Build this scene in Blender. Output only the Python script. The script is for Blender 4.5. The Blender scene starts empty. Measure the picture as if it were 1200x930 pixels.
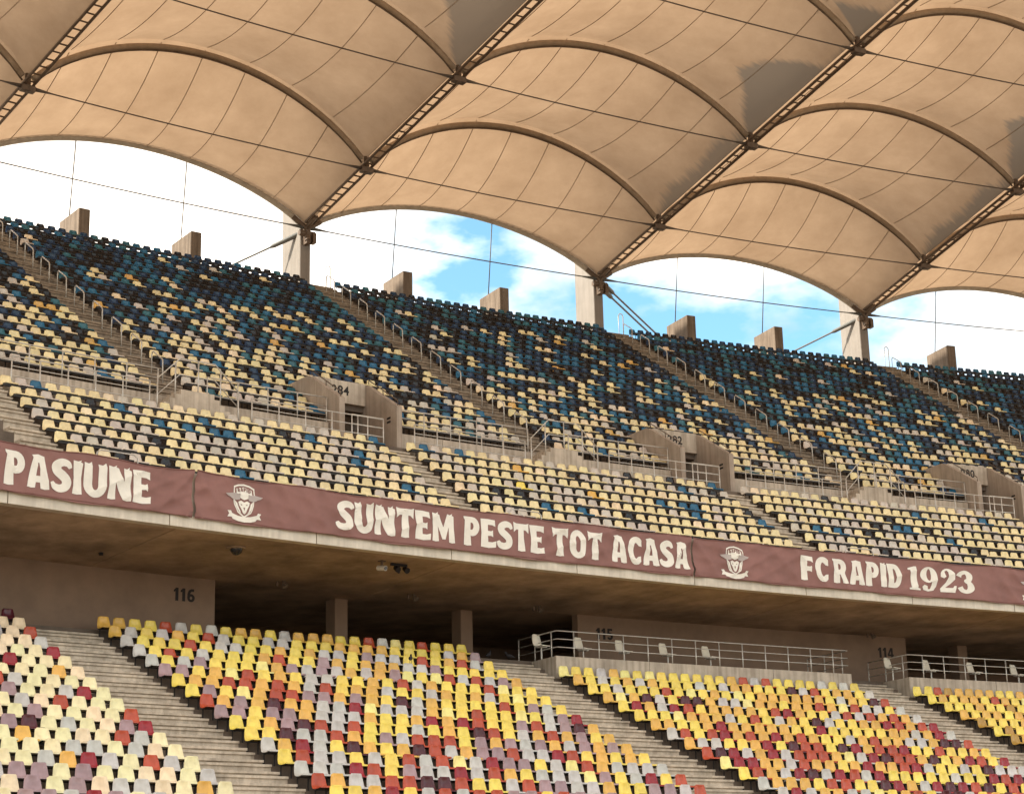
import bpy, bmesh, math, random
import numpy as np
from mathutils import Matrix, Vector

random.seed(7)
RNG = np.random.default_rng(11)
scene = bpy.context.scene
C = scene.collection
R_ = math.radians

# ------------------------------------------------------------------ camera, sky, sun, exposure
ZC = 6.0                                   # height of the camera above the pitch
PITCH, ROLL, FPX = 0.27774, -0.02407, 2211.03
cam_d = bpy.data.cameras.new('camera')
cam_d.sensor_width = 36.0
cam_d.lens = FPX / 1200.0 * 36.0
cam_d.clip_start, cam_d.clip_end = 0.5, 5000
cam = bpy.data.objects.new('camera', cam_d)
C.objects.link(cam)
_rt, _up, _fw = Vector((1, 0, 0)), Vector((0, -math.sin(PITCH), math.cos(PITCH))), Vector((0, math.cos(PITCH), math.sin(PITCH)))
_c, _s = math.cos(ROLL), math.sin(ROLL)
_r2, _u2 = _rt * _c + _up * _s, _up * _c - _rt * _s
cam.matrix_world = Matrix(((_r2.x, _u2.x, -_fw.x, 0), (_r2.y, _u2.y, -_fw.y, 0), (_r2.z, _u2.z, -_fw.z, ZC), (0, 0, 0, 1)))
scene.camera = cam

SUN_ELEV, SUN_AZ = R_(36), math.atan2(-0.97, -0.22)     # azimuth measured from +Y towards +X
world = bpy.data.worlds.new('World')
scene.world = world
world.use_nodes = True
wn, wl = world.node_tree.nodes, world.node_tree.links
wn.clear()
w_out = wn.new('ShaderNodeOutputWorld')
w_bg = wn.new('ShaderNodeBackground')
w_bg.inputs['Strength'].default_value = 0.1
w_sky = wn.new('ShaderNodeTexSky')
w_sky.sky_type = 'NISHITA'
w_sky.sun_disc = False
w_sky.sun_elevation = SUN_ELEV
w_sky.sun_rotation = SUN_AZ
w_sky.ozone_density = 2.0
w_tc = wn.new('ShaderNodeTexCoord')
w_map = wn.new('ShaderNodeMapping')
w_map.inputs['Location'].default_value = (0.28, 0.2, 0.4)
w_map.inputs['Scale'].default_value = (1.0, 1.0, 1.9)
w_n = wn.new('ShaderNodeTexNoise')
w_n.inputs['Scale'].default_value = 4.2
w_n.inputs['Detail'].default_value = 7
w_n.inputs['Roughness'].default_value = 0.55
w_r = wn.new('ShaderNodeValToRGB')
w_r.color_ramp.elements[0].position = 0.385
w_r.color_ramp.elements[1].position = 0.525
w_tint = wn.new('ShaderNodeMixRGB')
w_tint.blend_type = 'MULTIPLY'
w_tint.inputs['Fac'].default_value = 1.0
w_tint.inputs['Color2'].default_value = (1.35, 1.80, 1.68, 1)
w_mix = wn.new('ShaderNodeMixRGB')
w_mix.inputs['Color2'].default_value = (19.0, 18.0, 16.2, 1)
w_n2 = wn.new('ShaderNodeTexNoise')
w_n2.inputs['Scale'].default_value = 5.5
w_n2.inputs['Detail'].default_value = 6
w_r2 = wn.new('ShaderNodeValToRGB')
w_r2.color_ramp.elements[0].position = 0.36
w_r2.color_ramp.elements[0].color = (0.225, 0.235, 0.255, 1)
w_r2.color_ramp.elements[1].position = 0.60
w_cl = wn.new('ShaderNodeMixRGB')
w_cl.blend_type = 'MULTIPLY'
w_cl.inputs['Fac'].default_value = 1.0
w_cl.inputs['Color1'].default_value = (21.0, 18.9, 16.4, 1)
wl.new(w_map.outputs['Vector'], w_n2.inputs['Vector'])
wl.new(w_n2.outputs['Fac'], w_r2.inputs['Fac'])
wl.new(w_r2.outputs['Color'], w_cl.inputs['Color2'])
wl.new(w_cl.outputs['Color'], w_mix.inputs['Color2'])
wl.new(w_tc.outputs['Generated'], w_map.inputs['Vector'])
wl.new(w_map.outputs['Vector'], w_n.inputs['Vector'])
wl.new(w_n.outputs['Fac'], w_r.inputs['Fac'])
wl.new(w_sky.outputs['Color'], w_tint.inputs['Color1'])
wl.new(w_tint.outputs['Color'], w_mix.inputs['Color1'])
wl.new(w_r.outputs['Color'], w_mix.inputs['Fac'])
wl.new(w_mix.outputs['Color'], w_bg.inputs['Color'])
wl.new(w_bg.outputs['Background'], w_out.inputs['Surface'])

sun_d = bpy.data.lights.new('sun', 'SUN')
sun_d.energy = 5.0
sun_d.angle = R_(4)
sun_d.color = (1.0, 0.90, 0.74)
sun = bpy.data.objects.new('sun', sun_d)
C.objects.link(sun)
_sd = Vector((math.cos(SUN_ELEV) * math.sin(SUN_AZ), math.cos(SUN_ELEV) * math.cos(SUN_AZ), math.sin(SUN_ELEV)))
sun.rotation_euler = _sd.to_track_quat('Z', 'Y').to_euler()
sun.location = (0, 0, 80)

scene.view_settings.view_transform = 'Standard'
scene.view_settings.look = 'None'
scene.view_settings.exposure = 0.9
scene.view_settings.gamma = 1.0
scene.render.engine = 'CYCLES'
scene.cycles.max_bounces = 7
scene.cycles.diffuse_bounces = 4
scene.cycles.transparent_max_bounces = 6

# ------------------------------------------------------------------ plan of the bowl
CX, CY, TH0, DTH = 90.5051, -68.2593, -0.66626, 0.092264
SL, OL, DTHL = -60.9076, 0.0196, 0.092264 - 0.0214
DIRS = (math.sin(-0.5), math.cos(-0.5))
CLX, CLY = CX + SL * DIRS[0], CY + SL * DIRS[1]


def th_u(k): return TH0 + k * DTH


def th_l(k): return TH0 + OL + k * DTHL


def PU(R, k, z):
    t = th_u(k)
    return Vector((CX + R * math.sin(t), CY + R * math.cos(t), z + ZC))


def PL(R, k, z):
    t = th_l(k)
    r = R - SL
    return Vector((CLX + r * math.sin(t), CLY + r * math.cos(t), z + ZC))


def frame(P, th, R, k, z):
    """local frame: x along the row, y outwards, z up"""
    o = P(R, k, z)
    t = th(k)
    return Matrix.Translation(o) @ Matrix.Rotation(-t, 4, 'Z')


def FU(R, k, z): return frame(PU, th_u, R, k, z)


def FL(R, k, z): return frame(PL, th_l, R, k, z)


def project(p):
    d = Vector(p) - Vector((0, 0, ZC))
    w = d.dot(_fw)
    return 600 + d.dot(_r2) / w * FPX, 465 - d.dot(_u2) / w * FPX, w


# ------------------------------------------------------------------ materials
MATS = {}


def mat(name, col, rough=0.8, var=0.12, scale=3.0, col2=None, spec=0.3, metal=0.0, bump=0.0, bscale=30.0, streak=0.0, coords='pos'):
    m = bpy.data.materials.new(name)
    m.use_nodes = True
    nt = m.node_tree
    b = nt.nodes['Principled BSDF']
    b.inputs['Roughness'].default_value = rough
    b.inputs['Specular IOR Level'].default_value = spec
    b.inputs['Metallic'].default_value = metal
    geo = nt.nodes.new('ShaderNodeNewGeometry')
    n = nt.nodes.new('ShaderNodeTexNoise')
    n.inputs['Scale'].default_value = scale
    n.inputs['Detail'].default_value = 8
    n.inputs['Roughness'].default_value = 0.65
    nt.links.new(geo.outputs['Position'], n.inputs['Vector'])
    rp = nt.nodes.new('ShaderNodeValToRGB')
    c2 = col2 or tuple(c * (1 - 2.2 * var) for c in col)
    hi = tuple(min(1, c * (1 + var)) for c in col)
    rp.color_ramp.elements[0].position = 0.33
    rp.color_ramp.elements[1].position = 0.66
    rp.color_ramp.elements[0].color = (*c2, 1)
    rp.color_ramp.elements[1].color = (*hi, 1)
    nt.links.new(n.outputs['Fac'], rp.inputs['Fac'])
    out = rp.outputs['Color']
    if streak > 0:
        mp = nt.nodes.new('ShaderNodeMapping')
        mp.inputs['Scale'].default_value = (3.0, 3.0, 0.16)
        n2 = nt.nodes.new('ShaderNodeTexNoise')
        n2.inputs['Scale'].default_value = 2.2
        n2.inputs['Detail'].default_value = 5
        nt.links.new(geo.outputs['Position'], mp.inputs['Vector'])
        nt.links.new(mp.outputs['Vector'], n2.inputs['Vector'])
        r2 = nt.nodes.new('ShaderNodeValToRGB')
        r2.color_ramp.elements[0].position = 0.36
        r2.color_ramp.elements[1].position = 0.60
        r2.color_ramp.elements[0].color = (1 - streak, 1 - streak * 1.06, 1 - streak * 1.12, 1)
        nt.links.new(n2.outputs['Fac'], r2.inputs['Fac'])
        mx = nt.nodes.new('ShaderNodeMixRGB')
        mx.blend_type = 'MULTIPLY'
        mx.inputs['Fac'].default_value = 1
        nt.links.new(out, mx.inputs['Color1'])
        nt.links.new(r2.outputs['Color'], mx.inputs['Color2'])
        out = mx.outputs['Color']
    nt.links.new(out, b.inputs['Base Color'])
    if bump > 0:
        n3 = nt.nodes.new('ShaderNodeTexNoise')
        n3.inputs['Scale'].default_value = bscale
        n3.inputs['Detail'].default_value = 4
        nt.links.new(geo.outputs['Position'], n3.inputs['Vector'])
        bp = nt.nodes.new('ShaderNodeBump')
        bp.inputs['Strength'].default_value = bump
        bp.inputs['Distance'].default_value = 0.02
        nt.links.new(n3.outputs['Fac'], bp.inputs['Height'])
        nt.links.new(bp.outputs['Normal'], b.inputs['Normal'])
    MATS[name] = m
    return m


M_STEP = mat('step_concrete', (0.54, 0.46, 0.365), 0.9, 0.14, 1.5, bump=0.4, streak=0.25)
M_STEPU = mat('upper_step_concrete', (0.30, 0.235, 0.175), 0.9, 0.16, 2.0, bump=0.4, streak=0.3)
M_TERR = mat('terrace_concrete_shaded', (0.15, 0.115, 0.09), 0.9, 0.16, 1.2, bump=0.3)  # darker than the steps: shade under the seats is put into this colour
M_LIGHT = mat('fair_faced_concrete', (0.53, 0.45, 0.365), 0.85, 0.10, 1.4, bump=0.25, streak=0.28)
M_STRIP = mat('edge_panel_concrete', (0.66, 0.59, 0.49), 0.8, 0.06, 2.0, streak=0.12)
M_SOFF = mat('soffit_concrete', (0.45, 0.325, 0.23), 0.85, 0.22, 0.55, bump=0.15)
M_WALL = mat('painted_wall', (0.235, 0.16, 0.115), 0.85, 0.08, 0.8)
M_PORT = mat('portal_concrete', (0.40, 0.325, 0.265), 0.85, 0.08, 1.3, streak=0.2)
M_PILL = mat('pillar_concrete', (0.24, 0.215, 0.195), 0.8, 0.05, 1.2, streak=0.1)
M_FIN = mat('fin_concrete', (0.19, 0.148, 0.115), 0.85, 0.1, 1.2, streak=0.35)
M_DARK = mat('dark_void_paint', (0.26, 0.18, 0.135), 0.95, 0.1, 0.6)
M_STEEL = mat('galvanised_steel', (0.56, 0.52, 0.47), 0.42, 0.08, 6, spec=0.5, metal=0.35)
M_TRUSS = mat('truss_paint', (0.13, 0.09, 0.065), 0.55, 0.15, 5)
M_ARCH = mat('arch_paint', (0.33, 0.25, 0.18), 0.5, 0.10, 3)
M_EDGE = mat('edge_arch_paint', (0.42, 0.37, 0.31), 0.5, 0.10, 3)
M_CABLE = mat('cable_steel', (0.10, 0.075, 0.06), 0.5, 0.1, 8)
M_STAY = mat('stay_steel', (0.12, 0.12, 0.115), 0.5, 0.1, 8)
M_BLACK = mat('black_paint', (0.016, 0.012, 0.012), 0.6, 0.1, 8)
M_BEAM = mat('seat_beam_steel', (0.03, 0.025, 0.022), 0.6, 0.1, 8)
M_WHITE = mat('white_print', (0.80, 0.76, 0.68), 0.8, 0.04, 3)
M_GREYP = mat('grey_print', (0.46, 0.40, 0.38), 0.8, 0.04, 3)
M_BPRINT = mat('brown_print', (0.215, 0.10, 0.088), 0.8, 0.04, 3)
M_BANNER = mat('banner_cloth', (0.262, 0.130, 0.114), 0.65, 0.08, 0.9, spec=0.25)
M_WSEAT = mat('white_plastic', (0.86, 0.79, 0.66), 0.45, 0.04, 3, spec=0.4)
M_PITCH = mat('bounce_ground', (0.27, 0.215, 0.155), 0.9, 0.2, 0.4)  # unseen ground, tan instead of grass so it bounces warm light upwards
M_GLASS = mat('lens_black', (0.02, 0.02, 0.022), 0.15, 0.05, 5, spec=0.6)
M_CAM = mat('camera_housing', (0.60, 0.56, 0.50), 0.4, 0.05, 5)
M_PIGEON = mat('pigeon_feathers', (0.04, 0.036, 0.04), 0.8, 0.3, 14)

# seats take their own colour from a stored attribute, with light scuffing on top
M_SEAT = bpy.data.materials.new('moulded_plastic')
M_SEAT.use_nodes = True
_nt = M_SEAT.node_tree
_b = _nt.nodes['Principled BSDF']
_at = _nt.nodes.new('ShaderNodeAttribute')
_at.attribute_name = 'Col'
_ge = _nt.nodes.new('ShaderNodeNewGeometry')
_no = _nt.nodes.new('ShaderNodeTexNoise')
_no.inputs['Scale'].default_value = 5
_no.inputs['Detail'].default_value = 6
_rp = _nt.nodes.new('ShaderNodeValToRGB')
_rp.color_ramp.elements[0].position = 0.3
_rp.color_ramp.elements[0].color = (0.80, 0.78, 0.76, 1)
_rp.color_ramp.elements[1].position = 0.62
_mx = _nt.nodes.new('ShaderNodeMixRGB')
_mx.blend_type = 'MULTIPLY'
_mx.inputs['Fac'].default_value = 1
_nt.links.new(_ge.outputs['Position'], _no.inputs['Vector'])
_nt.links.new(_no.outputs['Fac'], _rp.inputs['Fac'])
_nt.links.new(_at.outputs['Color'], _mx.inputs['Color1'])
_nt.links.new(_rp.outputs['Color'], _mx.inputs['Color2'])
_nt.links.new(_mx.outputs['Color'], _b.inputs['Base Color'])
_b.inputs['Roughness'].default_value = 0.23
_b.inputs['Specular IOR Level'].default_value = 0.36


def membrane_material():
    m = bpy.data.materials.new('roof_membrane_fabric')
    m.use_nodes = True
    nt = m.node_tree
    nt.nodes.clear()
    N, L = nt.nodes.new, nt.links.new
    out = N('ShaderNodeOutputMaterial')
    dif, tra, mix = N('ShaderNodeBsdfDiffuse'), N('ShaderNodeBsdfTranslucent'), N('ShaderNodeMixShader')
    mix.inputs['Fac'].default_value = 0.50
    geo = N('ShaderNodeNewGeometry')
    n = N('ShaderNodeTexNoise')
    n.inputs['Scale'].default_value = 0.35
    n.inputs['Detail'].default_value = 7
    n.inputs['Roughness'].default_value = 0.7
    L(geo.outputs['Position'], n.inputs['Vector'])
    rp = N('ShaderNodeValToRGB')
    rp.color_ramp.elements[0].position = 0.3
    rp.color_ramp.elements[1].position = 0.70
    rp.color_ramp.elements[0].color = (0.245, 0.158, 0.096, 1)
    rp.color_ramp.elements[1].color = (0.33, 0.221, 0.140, 1)
    L(n.outputs['Fac'], rp.inputs['Fac'])
    # darker grey-brown patch beside each girder: own shape, feathered along the weave
    uv = N('ShaderNodeUVMap')
    uv.uv_map = 'bay'
    sep = N('ShaderNodeSeparateXYZ')
    L(uv.outputs['UV'], sep.inputs['Vector'])
    fc = N('ShaderNodeFloatCurve')
    cv = fc.mapping.curves[0]
    pts = [(0.0, 0.0), (0.17, 0.0), (0.185, 0.022), (0.205, 0.034), (0.25, 0.024), (0.29, 0.045), (0.31, 0.022), (0.333, 0.012), (0.345, 0.055), (0.365, 0.085), (0.385, 0.155), (0.40, 0.135), (0.42, 0.10), (0.45, 0.01), (0.455, 0.0),
           (0.50, 0.0), (0.508, 0.10), (0.52, 0.06), (0.54, 0.0), (1.0, 0.0)]
    cv.points[0].location = pts[0]
    cv.points[1].location = pts[-1]
    for p in pts[1:-1]:
        cv.points.new(*p)
    for p in cv.points:
        p.handle_type = 'VECTOR'
    fc.mapping.update()
    L(sep.outputs['Y'], fc.inputs['Value'])
    fn = N('ShaderNodeTexNoise')
    fn.inputs['Scale'].default_value = 1.0
    fn.inputs['Detail'].default_value = 6
    mp = N('ShaderNodeMapping')
    mp.inputs['Scale'].default_value = (12, 260, 1)
    L(uv.outputs['UV'], mp.inputs['Vector'])
    L(mp.outputs['Vector'], fn.inputs['Vector'])
    ma = N('ShaderNodeMath')          # 1 - u
    ma.operation = 'SUBTRACT'
    ma.inputs[0].default_value = 1.0
    L(sep.outputs['X'], ma.inputs[1])
    mb = N('ShaderNodeMath')          # jitter
    mb.operation = 'MULTIPLY_ADD'
    mb.inputs[1].default_value = 0.05
    L(fn.outputs['Fac'], mb.inputs[0])
    L(ma.outputs[0], mb.inputs[2])
    mc = N('ShaderNodeMath')
    mc.operation = 'SUBTRACT'
    L(fc.outputs[0], mc.inputs[0])
    L(mb.outputs[0], mc.inputs[1])
    md = N('ShaderNodeMapRange')
    md.inputs['From Min'].default_value = -0.036
    md.inputs['From Max'].default_value = -0.012
    L(mc.outputs[0], md.inputs['Value'])
    at = N('ShaderNodeAttribute')
    at.attribute_name = 'dark_patch'
    me = N('ShaderNodeMath')
    me.operation = 'MULTIPLY'
    L(md.outputs[0], me.inputs[0])
    L(at.outputs['Fac'], me.inputs[1])
    st = N('ShaderNodeMixRGB')
    st.inputs['Color2'].default_value = (0.155, 0.118, 0.087, 1)
    L(me.outputs[0], st.inputs['Fac'])
    L(rp.outputs['Color'], st.inputs['Color1'])
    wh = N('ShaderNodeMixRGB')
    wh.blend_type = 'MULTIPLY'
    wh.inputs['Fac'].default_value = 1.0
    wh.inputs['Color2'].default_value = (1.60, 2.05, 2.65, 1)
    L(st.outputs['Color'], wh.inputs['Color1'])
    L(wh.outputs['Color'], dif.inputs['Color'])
    L(st.outputs['Color'], tra.inputs['Color'])
    L(dif.outputs[0], mix.inputs[1])
    L(tra.outputs[0], mix.inputs[2])
    L(mix.outputs[0], out.inputs['Surface'])
    return m


M_MEMB = membrane_material()


# ------------------------------------------------------------------ mesh helpers
class MB:
    def __init__(self):
        self.v, self.f, self.mi = [], [], []

    def add(self, vs, fs, mi=0):
        o = len(self.v)
        self.v.extend([tuple(x) for x in vs])
        for f in fs:
            self.f.append(tuple(i + o for i in f))
            self.mi.append(mi)

    def box(self, M, x0, x1, y0, y1, z0, z1, mi=0):
        vs = [M @ Vector((x, y, z)) for z in (z0, z1) for y in (y0, y1) for x in (x0, x1)]
        self.add(vs, [(0, 2, 3, 1), (4, 5, 7, 6), (0, 1, 5, 4), (2, 6, 7, 3), (0, 4, 6, 2), (1, 3, 7, 5)], mi)

    def tube(self, pts, r, n=6, mi=0, caps=True):
        pts = [Vector(p) for p in pts]
        rings = []
        for i, p in enumerate(pts):
            a = pts[max(i - 1, 0)]
            b = pts[min(i + 1, len(pts) - 1)]
            d = (b - a).normalized()
            u = d.cross(Vector((0, 0, 1)))
            if u.length < 1e-3:
                u = d.cross(Vector((1, 0, 0)))
            u.normalize()
            w = u.cross(d)
            rr = r[i] if isinstance(r, (list, tuple)) else r
            rings.append([p + (u * math.cos(2 * math.pi * j / n) + w * math.sin(2 * math.pi * j / n)) * rr for j in range(n)])
        vs = [q for rg in rings for q in rg]
        fs = []
        for i in range(len(pts) - 1):
            for j in range(n):
                a, b = i * n + j, i * n + (j + 1) % n
                fs.append((a, b, b + n, a + n))
        if caps:
            fs.append(tuple(range(n))[::-1])
            fs.append(tuple((len(pts) - 1) * n + j for j in range(n)))
        self.add(vs, fs, mi)

    def arcbox(self, P, k0, k1, R0, R1, z0, z1, n=8, mi=0):
        """curved block that follows the bowl"""
        vs, fs = [], []
        for i in range(n + 1):
            k = k0 + (k1 - k0) * i / n
            vs += [P(R0, k, z0), P(R1, k, z0), P(R1, k, z1), P(R0, k, z1)]
        for i in range(n):
            a = i * 4
            for j in range(4):
                b = (j + 1) % 4
                fs.append((a + j, a + 4 + j, a + 4 + b, a + b))
        fs.append((0, 1, 2, 3))
        fs.append((n * 4 + 3, n * 4 + 2, n * 4 + 1, n * 4))
        self.add(vs, fs, mi)

    def slope(self, P, k0, k1, R0, R1, z0, z1, top, n=5):
        vs, fs = [], []
        for i in range(n + 1):
            k = k0 + (k1 - k0) * i / n
            vs += [P(R0, k, z0), P(R1, k, z1), P(R1, k, top), P(R0, k, top)]
        for i in range(n):
            a = i * 4
            for j in range(4):
                b = (j + 1) % 4
                fs.append((a + j, a + 4 + j, a + 4 + b, a + b))
        fs += [(0, 1, 2, 3), (n * 4 + 3, n * 4 + 2, n * 4 + 1, n * 4)]
        self.add(vs, fs)

    def mesh(self, name, mats, smooth=False):
        me = bpy.data.meshes.new(name)
        me.from_pydata(self.v, [], self.f)
        for m in (mats if isinstance(mats, (list, tuple)) else [mats]):
            me.materials.append(m)
        if any(self.mi):
            me.polygons.foreach_set('material_index', self.mi)
        if smooth:
            me.polygons.foreach_set('use_smooth', [True] * len(me.polygons))
        me.update()
        bm = bmesh.new()
        bm.from_mesh(me)
        bmesh.ops.recalc_face_normals(bm, faces=bm.faces)
        bm.to_mesh(me)
        bm.free()
        return me

    def build(self, name, mats, parent=None, smooth=False):
        return link(name, self.mesh(name, mats, smooth), parent)


def link(name, data, parent=None, M=None):
    o = bpy.data.objects.new(name, data)
    C.objects.link(o)
    if parent is not None:
        o.parent = parent
        o.matrix_parent_inverse = parent.matrix_basis.inverted()
    if M is not None:
        o.matrix_basis = M
    return o


def thing(name, label, cat, loc=(0, 0, 0), group=None):
    o = link(name, None)
    o.location = loc
    bpy.context.evaluated_depsgraph_get  # matrices are set by hand below
    o.matrix_basis = Matrix.Translation(Vector(loc))
    return tag(o, label, cat, group)


def tag(o, label=None, cat=None, group=None, kind=None):
    if label: o['label'] = label
    if cat: o['category'] = cat
    if group: o['group'] = group
    if kind: o['kind'] = kind
    return o


ORD = ['first', 'second', 'third', 'fourth', 'fifth', 'sixth', 'seventh', 'eighth', 'ninth', 'tenth', 'eleventh', 'twelfth', 'thirteenth', 'fourteenth',
       'fifteenth', 'sixteenth', 'seventeenth', 'eighteenth', 'nineteenth', 'twentieth', 'twenty-first', 'twenty-second', 'twenty-third', 'twenty-fourth',
       'twenty-fifth', 'twenty-sixth', 'twenty-seventh', 'twenty-eighth', 'twenty-ninth', 'thirtieth']

# ------------------------------------------------------------------ setting: ground
g = MB()
g.add([(-900, -900, 0), (900, -900, 0), (900, 900, 0), (-900, 900, 0)], [(0, 1, 2, 3)])
tag(g.build('ground', M_PITCH), 'unseen ground around the stands, tan to bounce warm light', None, kind='structure')

# ------------------------------------------------------------------ lower tier
AL, BL, CL_ = 0.8264, 0.3872, -0.0012
NLOW = 30


def low_row(i):
    """seat centre radius, tread height"""
    return 159.894 - AL * i, 9.126 - BL * i - CL_ * i * i - 0.52


KL0, KL1 = -1.25, 3.55
ZCON = 9.0            # concourse floor
RCON = low_row(0)[0] + 0.41
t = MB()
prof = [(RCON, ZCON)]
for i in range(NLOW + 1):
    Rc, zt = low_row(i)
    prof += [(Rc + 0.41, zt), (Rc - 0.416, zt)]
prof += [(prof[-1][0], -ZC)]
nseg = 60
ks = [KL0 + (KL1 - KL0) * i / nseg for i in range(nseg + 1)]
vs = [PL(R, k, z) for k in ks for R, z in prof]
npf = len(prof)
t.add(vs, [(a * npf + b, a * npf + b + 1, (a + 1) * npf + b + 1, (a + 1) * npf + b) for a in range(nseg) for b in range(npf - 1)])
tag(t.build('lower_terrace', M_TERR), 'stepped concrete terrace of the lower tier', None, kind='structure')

# concourse floor behind the lower tier
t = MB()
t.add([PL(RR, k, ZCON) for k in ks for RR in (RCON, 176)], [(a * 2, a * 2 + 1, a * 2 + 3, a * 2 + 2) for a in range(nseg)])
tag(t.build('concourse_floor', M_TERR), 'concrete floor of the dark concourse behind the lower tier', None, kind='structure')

HWL = 1.4751          # aisle centre to the first seat centre


def make_stairway(name, label, P, th, Fr, rows, k, w, material):
    """rows: list of (R_back, R_front, z_tread, rise_above) from top to bottom, two steps to each row"""
    root = thing(name, label, 'stairs', P(rows[-1][1], k, rows[-1][2]))
    cache = {}
    for (Rb, Rf, z, rise) in rows:
        d = (Rb - Rf) / 2
        for (Ra, zz, h) in ((Rf + d * 0.5, z, 0.035), (Rf + d * 1.5, z, rise / 2)):
            key = (round(d, 2), round(h, 3))
            if key not in cache:
                b = MB()
                I = Matrix.Identity(4)
                b.box(I, -w / 2, w / 2, -d / 2 + 0.012, d / 2 - 0.004, -0.05, h)
                if h < 0.05:
                    b.box(I, -w / 2, w / 2, -d / 2 - 0.012, -d / 2 + 0.010, -rise / 2 - 0.03, h - 0.06)
                b.box(I, -w / 2 - 0.004, w / 2 + 0.004, -d / 2 - 0.055, -d / 2 + 0.016, h - 0.058, h + 0.004)
                cache[key] = b.mesh('step', material)
            M = Fr(Ra, k, zz)
            M = M @ Matrix.Translation((random.uniform(-.01, .01), 0, random.uniform(-.004, .004)))
            o = bpy.data.objects.new('step', cache[key])
            C.objects.link(o)
            o.parent = root
            o.matrix_basis = root.matrix_basis.inverted() @ M
    return root


low_rows = []
for i in range(NLOW):
    Rc, zt = low_row(i)
    up = (low_row(i - 1)[1] if i else ZCON) - zt
    low_rows.append((Rc + 0.41, Rc - 0.416, zt, up))
WL = 2 * (HWL - 0.27)
low_names = {0: 'wide concrete stairs descending in front of the wall numbered 116', 1: 'wide concrete stairs descending between the two lower middle seat blocks',
             2: 'wide concrete stairs descending in front of the number 114'}
for k in (0, 1, 2):
    nrow = [24, 26, 16][k]
    make_stairway('stairway', low_names[k], PL, th_l, FL, low_rows[:nrow], k, WL, M_STEP)

# ------------------------------------------------------------------ upper tier
AU, BU, CU_ = 0.7464, 0.5136, 0.0004


def ub_row(i):      # lower block of the upper tier, 0 = top
    return 162.173 - AU * i, 16.544 - BU * i - CU_ * i * i - 0.55


def ut_row(j):      # upper block, 0 = bottom
    return 164.0 + 0.80 * j, 17.9 + 0.5304 * j - 0.55


ZW = 16.50          # walkway level
RW = ub_row(0)[0] + 0.373
NUT = 24
KU0, KU1 = -1.15, 3.6
PORT = (0.357, 0.513)
bays = [-1, 0, 1, 2, 3]


def upper_strip(prof, k0, k1, n, holes=False):
    t = MB()
    kk = [k0 + (k1 - k0) * i / n for i in range(n + 1)]
    m = len(prof)
    t.add([PU(R, k, z) for k in kk for R, z in prof], [(a * m + b, a * m + b + 1, (a + 1) * m + b + 1, (a + 1) * m + b) for a in range(n) for b in range(m - 1)])
    return t


lowprof = [(163.6, ZW), (RW, ZW)]
for i in range(7):
    Rc, zt = ub_row(i)
    lowprof += [(Rc + 0.373, zt), (Rc - 0.373, zt)]
lowprof += [(lowprof[-1][0], 12.35), (156.6, 12.35)]
rowsprof = []
for j in range(NUT):
    Rc, zt = ut_row(j)
    rowsprof += [(Rc - 0.4, zt), (Rc + 0.4, zt)]
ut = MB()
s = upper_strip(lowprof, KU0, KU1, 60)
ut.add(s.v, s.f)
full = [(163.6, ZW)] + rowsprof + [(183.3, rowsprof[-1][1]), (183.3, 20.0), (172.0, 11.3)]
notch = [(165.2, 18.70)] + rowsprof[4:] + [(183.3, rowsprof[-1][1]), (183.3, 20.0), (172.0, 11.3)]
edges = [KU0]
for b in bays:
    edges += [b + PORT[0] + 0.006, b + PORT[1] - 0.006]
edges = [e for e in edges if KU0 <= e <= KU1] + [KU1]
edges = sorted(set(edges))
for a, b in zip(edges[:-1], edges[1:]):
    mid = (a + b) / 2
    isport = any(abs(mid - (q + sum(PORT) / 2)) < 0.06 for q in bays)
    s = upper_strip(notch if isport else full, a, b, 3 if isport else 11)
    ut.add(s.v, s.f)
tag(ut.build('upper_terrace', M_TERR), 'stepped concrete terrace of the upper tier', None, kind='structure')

# stairs of the upper tier
ut_rows = []
for j in range(NUT - 1, -1, -1):
    Rc, zt = ut_row(j)
    ut_rows.append((Rc + 0.4, Rc - 0.4, zt, 0.53))
ub_rows = []
for i in range(7):
    Rc, zt = ub_row(i)
    ub_rows.append((Rc + 0.373, Rc - 0.373, zt, (ub_row(i - 1)[1] if i else ZW) - zt))
KA, WA = -0.034, 1.45
BN = {0: 'leftmost', 1: 'second from left', 2: 'third from left', 3: 'rightmost'}


def tube_obj(name, pts, r, material, parent=None, n=6):
    b = MB()
    b.tube(pts, r, n)
    return b.build(name, material, parent, True)


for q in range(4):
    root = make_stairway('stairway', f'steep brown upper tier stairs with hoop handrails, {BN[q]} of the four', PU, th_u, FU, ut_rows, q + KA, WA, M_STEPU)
    # hoop handrails down the middle of the flight
    hoop = None
    for j in range(22, 1, -2):
        Rc, zt = ut_row(j)
        M = FU(Rc - 0.15, q + KA + 0.006, zt)
        if hoop is None:
            b = MB()
            b.tube([(0, -0.42, -0.25), (0, -0.42, 0.62), (0, -0.36, 0.70), (0, 0.30, 1.14), (0, 0.38, 1.12), (0, 0.40, 1.02), (0, 0.40, 0.2)], 0.026, 6)
            hoop = b.mesh('handrail', M_STEEL, True)
        o = link('handrail', hoop)
        o.parent = root
        o.matrix_basis = root.matrix_basis.inverted() @ M
BNL = {0: 'leftmost', 1: 'middle', 2: 'rightmost'}
for q, nm_ in enumerate(('narrow concrete stairs above the word PASIUNE at the far left', 'narrow concrete stairs above the words SUNTEM PESTE', 'narrow concrete stairs above the letters FC RAPID', 'narrow concrete stairs at the extreme right edge of the upper tier')):
    make_stairway('stairway', nm_, PU, th_u, FU, ub_rows, q - 0.528, 1.12, M_STEP)

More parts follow.
